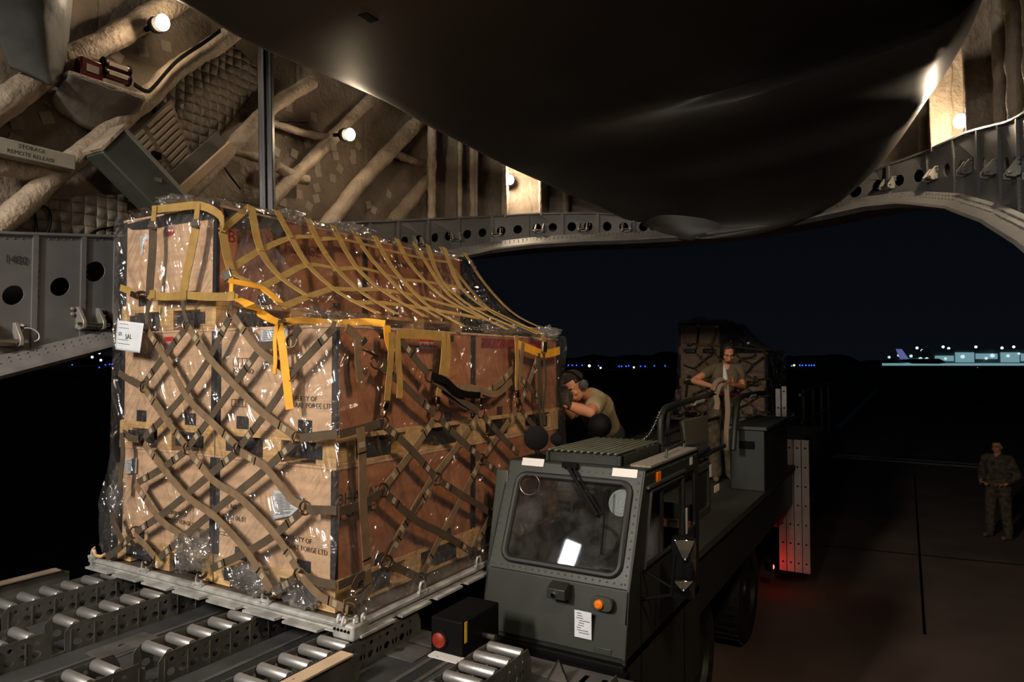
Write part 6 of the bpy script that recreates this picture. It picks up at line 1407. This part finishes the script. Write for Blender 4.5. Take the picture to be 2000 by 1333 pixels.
for f in (fl, fr_):
    b_ = Body(); b_.cap(f + Vector((0, 0.03, -0.045)), f + Vector((0, -0.15, -0.05)), 0.045, 0.038); b_.cap(f + Vector((0, 0, 0.08)), f, 0.055, 0.055); b_.skin('boot', MAT['boot'], man_b, 0.008, 2)
hair_cap(man_b, hc, hm, 1.02, lambda d: d.z > -0.35 and not (d.y > 0.45 and d.z < 0.55) and not (d.z < 0.1 and d.y > 0.05), grow=1.04)
hair_cap(man_b, hc, hm, 1.02, lambda d: d.z > 0.42 - 0.25 * (d.y < 0) + 0.15 * d.y, 'beanie', 1.15, 'beanie')
for s in (-1, 1):
    c = hc + hm @ Vector((s * 0.088, -0.012, 0.0)); ax = hm @ Vector((s, 0, 0)); q = MB(); q.lathe([(0.042, -0.012), (0.045, 0.01), (0.038, 0.03), (0.02, 0.036)], c, ax, 20); q.build('ear_defender', M('grey_ear_cup', (74, 74, 76), rough=0.35, var=0.1), man_b)
q = MB(); q.tube([hc + hm @ Vector((math.cos(a) * 0.105, -0.012 , 0.01 + math.sin(a) * 0.142)) for a in [math.pi * k / 12 for k in range(13)]], 0.008, 8); q.build('headband', MAT['black'], man_b)
q = MB(); c = pelvis + side * 0.13 + Vector((0.03, -0.02, 0.06)); q.box(J(1193, 817, 6.24), (0.05, 0.06, 0.10), Matrix.Rotation(0.3, 3, 'X')); q.build('reflective_patch', MAT['yellowband'], man_b, bevel=0.01)
q = MB(); q.tube([J(1152, 798, 5.98), J(1158, 806, 5.97), J(1168, 815, 6.0)], 0.02, 8); q.build('chest_strap', MAT['olive'], man_b)

# --- woman on the catwalk coiling a strap
wf = 1.72
whc = J(1421, 690, 7.85); wface = Vector((0.38, -0.78, -0.52)); wm = frame(wface)
wneck = J(1419, 711, 7.96); wchest = J(1416, 735, 7.96); wpel = J(1414, 780, 7.98)
wsl, wel, wwl = J(1394, 720, 7.96), J(1355, 744, 7.82), J(1388, 754, 7.58)
wsr, wer, wwr = J(1443, 720, 7.96), J(1450, 757, 7.88), J(1430, 752, 7.60)
wo_ = root('person', (wpel.x, wpel.y, wf), 'person with short dark hair and olive shirt coiling a pale strap on the loader catwalk', 'person')
B = Body(); h = add_head(B, whc, wm, 0.94); B.cap(whc + wm @ Vector((0, -0.02, -0.05)), wneck, 0.046, 0.05); B.cap(wneck, wchest, 0.055, 0.08)
B.chain([wsl, wsl.lerp(wel, 0.5), wel, wel.lerp(wwl, 0.4), wwl], [0.046, 0.043, 0.036, 0.036, 0.025]); B.chain([wsr, wsr.lerp(wer, 0.5), wer, wer.lerp(wwr, 0.4), wwr], [0.046, 0.043, 0.036, 0.036, 0.025])
add_hand(B, wwl, J(1400, 760, 7.5) - wwl, Vector((0.1, 0.1, -1)), 0.92, 0.55, 1); add_hand(B, wwr, J(1416, 742, 7.5) - wwr, Vector((-0.6, -0.3, 0.5)), 0.92, 0.7, -1)
wb = B.skin('body', MAT['skin'], wo_, 0.0065); face_parts(wb, h, wm, 0.94)
S_ = Body(); wr = (wsr - wsl).normalized(); fz = Vector((0.3, -0.9, 0)).normalized()
for off in (-1, 0, 1): S_.chain([wneck + wr * 0.055 * off + Vector((0, 0, -0.05)), wchest + wr * 0.07 * off + fz * 0.025 * abs(off), wchest.lerp(wpel, 0.55) + wr * 0.055 * off, wpel + wr * 0.065 * off + Vector((0, 0, 0.05))], [0.06, 0.095, 0.085, 0.095])
S_.chain([wneck + wr * -0.03 + Vector((0, 0, -0.035)), wsl, wsl.lerp(wel, 0.45)], [0.055, 0.062, 0.060]); S_.chain([wneck + wr * 0.03 + Vector((0, 0, -0.035)), wsr, wsr.lerp(wer, 0.45)], [0.055, 0.062, 0.060])
S_.skin('shirt', MAT['od'], wb, 0.008, 3)
L_ = Body(); hl = wpel - wr * 0.085; hr = wpel + wr * 0.085
kl = hl + Vector((-0.02, -0.06, -0.40)); kr = hr + Vector((0.0, -0.05, -0.40)); fl = Vector((kl.x, kl.y + 0.05, wf + 0.09)); fr_ = Vector((kr.x, kr.y + 0.05, wf + 0.09))
L_.cap(hl, hr, 0.11, 0.11); L_.chain([hl, kl, fl], [0.105, 0.082, 0.075]); L_.chain([hr, kr, fr_], [0.105, 0.082, 0.075]); L_.skin('trousers', MAT['camo'], wb, 0.010, 3)
for f in (fl, fr_):
    b_ = Body(); b_.cap(f + Vector((0, 0.03, -0.045)), f + Vector((0.04, -0.13, -0.05)), 0.042, 0.036); b_.cap(f + Vector((0, 0, 0.08)), f, 0.052, 0.052); b_.skin('boot', MAT['boot'], wb, 0.008, 2)
q = MB(); q.tube([wpel + Vector((0, 0, 0.06)) + wr * 0.175 * math.cos(a) + fz * 0.125 * math.sin(a) for a in [2 * math.pi * k / 20 for k in range(20)]], 0.018, 8, closed=True); q.build('magenta_belt', MAT['magenta'], wb)
hair_cap(wb, whc, wm, 0.94, lambda d: (d.z > 0.70 - 0.28 * abs(d.x + 0.12)) or (d.y < 0.15 and d.z > -0.8) or (abs(d.x) > 0.60 + 0.2 * d.z and d.z > -0.6 and d.y < 0.66), grow=1.09, low=0.06)
# the strap she coils
st = root('coiled_strap', J(1410, 752, 7.45), 'pale webbing strap with a white end held by the woman, tail hanging down', 'strap')
MB().tube([J(1414, 711, 7.46), J(1415, 722, 7.46), J(1417, 742, 7.46)], [0.006, 0.018, 0.030], 10).build('white_end', MAT['white'], st)
MAT['palestrap'] = M('pale_webbing', (142, 120, 96), rough=0.8, var=0.15)
MB().ribbon([J(1392, 762, 7.44), J(1398, 748, 7.42), J(1408, 741, 7.42), J(1418, 744, 7.44), J(1420, 754, 7.46)], (0.2, -0.4, 0.9), 0.06, 0.012).build('strap_loop', MAT['palestrap'], st)
MB().ribbon([J(1400, 770, 7.44), J(1404, 757, 7.42), J(1411, 750, 7.42), J(1416, 757, 7.44)], (0.2, -0.4, 0.9), 0.06, 0.012).build('strap_loop', MAT['palestrap'], st)
MB().ribbon([J(1418, 744, 7.46), J(1420, 775, 7.44), J(1421, 810, 7.44), J(1418, 850, 7.42), J(1419, 880, 7.4)], (0.3, -0.95, 0), 0.05, 0.006).build('strap_tail', MAT['palestrap'], st)
MB().ribbon([J(1398, 772, 7.43), J(1401, 785, 7.43), J(1399, 800, 7.43)], (0.3, -0.95, 0), 0.055, 0.008).build('strap_tail', MAT['palestrap'], st)

# --- soldier standing in the dark on the apron
D3 = 12.1
p3 = onZ(1952, 1052, 0.0); up = Vector((0, 0, 1)); toc = Vector((-p3.x, -p3.y, 0)).normalized(); f3 = (toc + Vector((-0.7, -0.2, 0))).normalized(); r3 = f3.cross(up)
so = root('person', (p3.x, p3.y, 0), 'person in camouflage uniform standing in the dark on the apron', 'person')
B = Body(); hc3 = p3 + up * 1.60; m3 = frame(f3 - up * 0.1); h = add_head(B, hc3, m3, 1.0); B.cap(hc3 - up * 0.06, p3 + up * 1.44, 0.055, 0.06)
sl3, sr3 = p3 - r3 * 0.20 + up * 1.40, p3 + r3 * 0.20 + up * 1.40; el3, er3 = p3 - r3 * 0.30 + up * 1.13 - f3 * 0.04, p3 + r3 * 0.30 + up * 1.13 - f3 * 0.04; wl3, wr3 = p3 - r3 * 0.20 + up * 0.98 + f3 * 0.16, p3 + r3 * 0.20 + up * 0.98 + f3 * 0.16
B.chain([el3, wl3], [0.04, 0.03]); B.chain([er3, wr3], [0.04, 0.03]); add_hand(B, wl3, r3 * 0.8 + f3 * 0.3, -up, 1.0, 0.6, 1); add_hand(B, wr3, -r3 * 0.8 + f3 * 0.3, -up, 1.0, 0.6, -1)
B.cap(p3 + up * 1.44, p3 + up * 1.2, 0.07, 0.1)
sob = B.skin('body', MAT['skin'], so, 0.009); face_parts(sob, h, m3)
S_ = Body()
for off in (-1, 0, 1): S_.chain([p3 + up * 1.40 + r3 * 0.08 * off, p3 + up * 1.25 + r3 * 0.085 * off, p3 + up * 0.92 + r3 * 0.075 * off], [0.08, 0.125, 0.12])
S_.chain([p3 + up * 1.42, sl3, el3, wl3.lerp(el3, 0.25)], [0.07, 0.075, 0.062, 0.05]); S_.chain([p3 + up * 1.42, sr3, er3, wr3.lerp(er3, 0.25)], [0.07, 0.075, 0.062, 0.05]); S_.skin('jacket', MAT['camo'], sob, 0.012)
L_ = Body(); L_.cap(p3 - r3 * 0.09 + up * 0.9, p3 + r3 * 0.09 + up * 0.9, 0.12, 0.12)
for s in (-1, 1): L_.chain([p3 + r3 * 0.09 * s + up * 0.88, p3 + r3 * 0.13 * s + up * 0.5 + f3 * 0.02, p3 + r3 * 0.15 * s + up * 0.12], [0.11, 0.085, 0.075])
L_.skin('trousers', MAT['camo'], sob, 0.012)
for s in (-1, 1): b_ = Body(); f = p3 + r3 * 0.15 * s + up * 0.05; b_.cap(f - f3 * 0.04, f + f3 * 0.16, 0.045, 0.04); b_.cap(f, f + up * 0.12, 0.05, 0.055); b_.skin('boot', MAT['boot'], sob, 0.01)
hair_cap(sob, hc3, m3, 1.0, lambda d: d.z > 0.1 - 0.6 * (d.y < 0.2) and not (d.y > 0.4 and d.z < 0.55), grow=1.06)
q = MB(); q.tube([p3 + up * 0.96 + r3 * 0.20 * math.cos(a) + f3 * 0.14 * math.sin(a) for a in [2 * math.pi * k / 20 for k in range(20)]], 0.016, 8, closed=True); q.build('belt', MAT['olive'], sob)
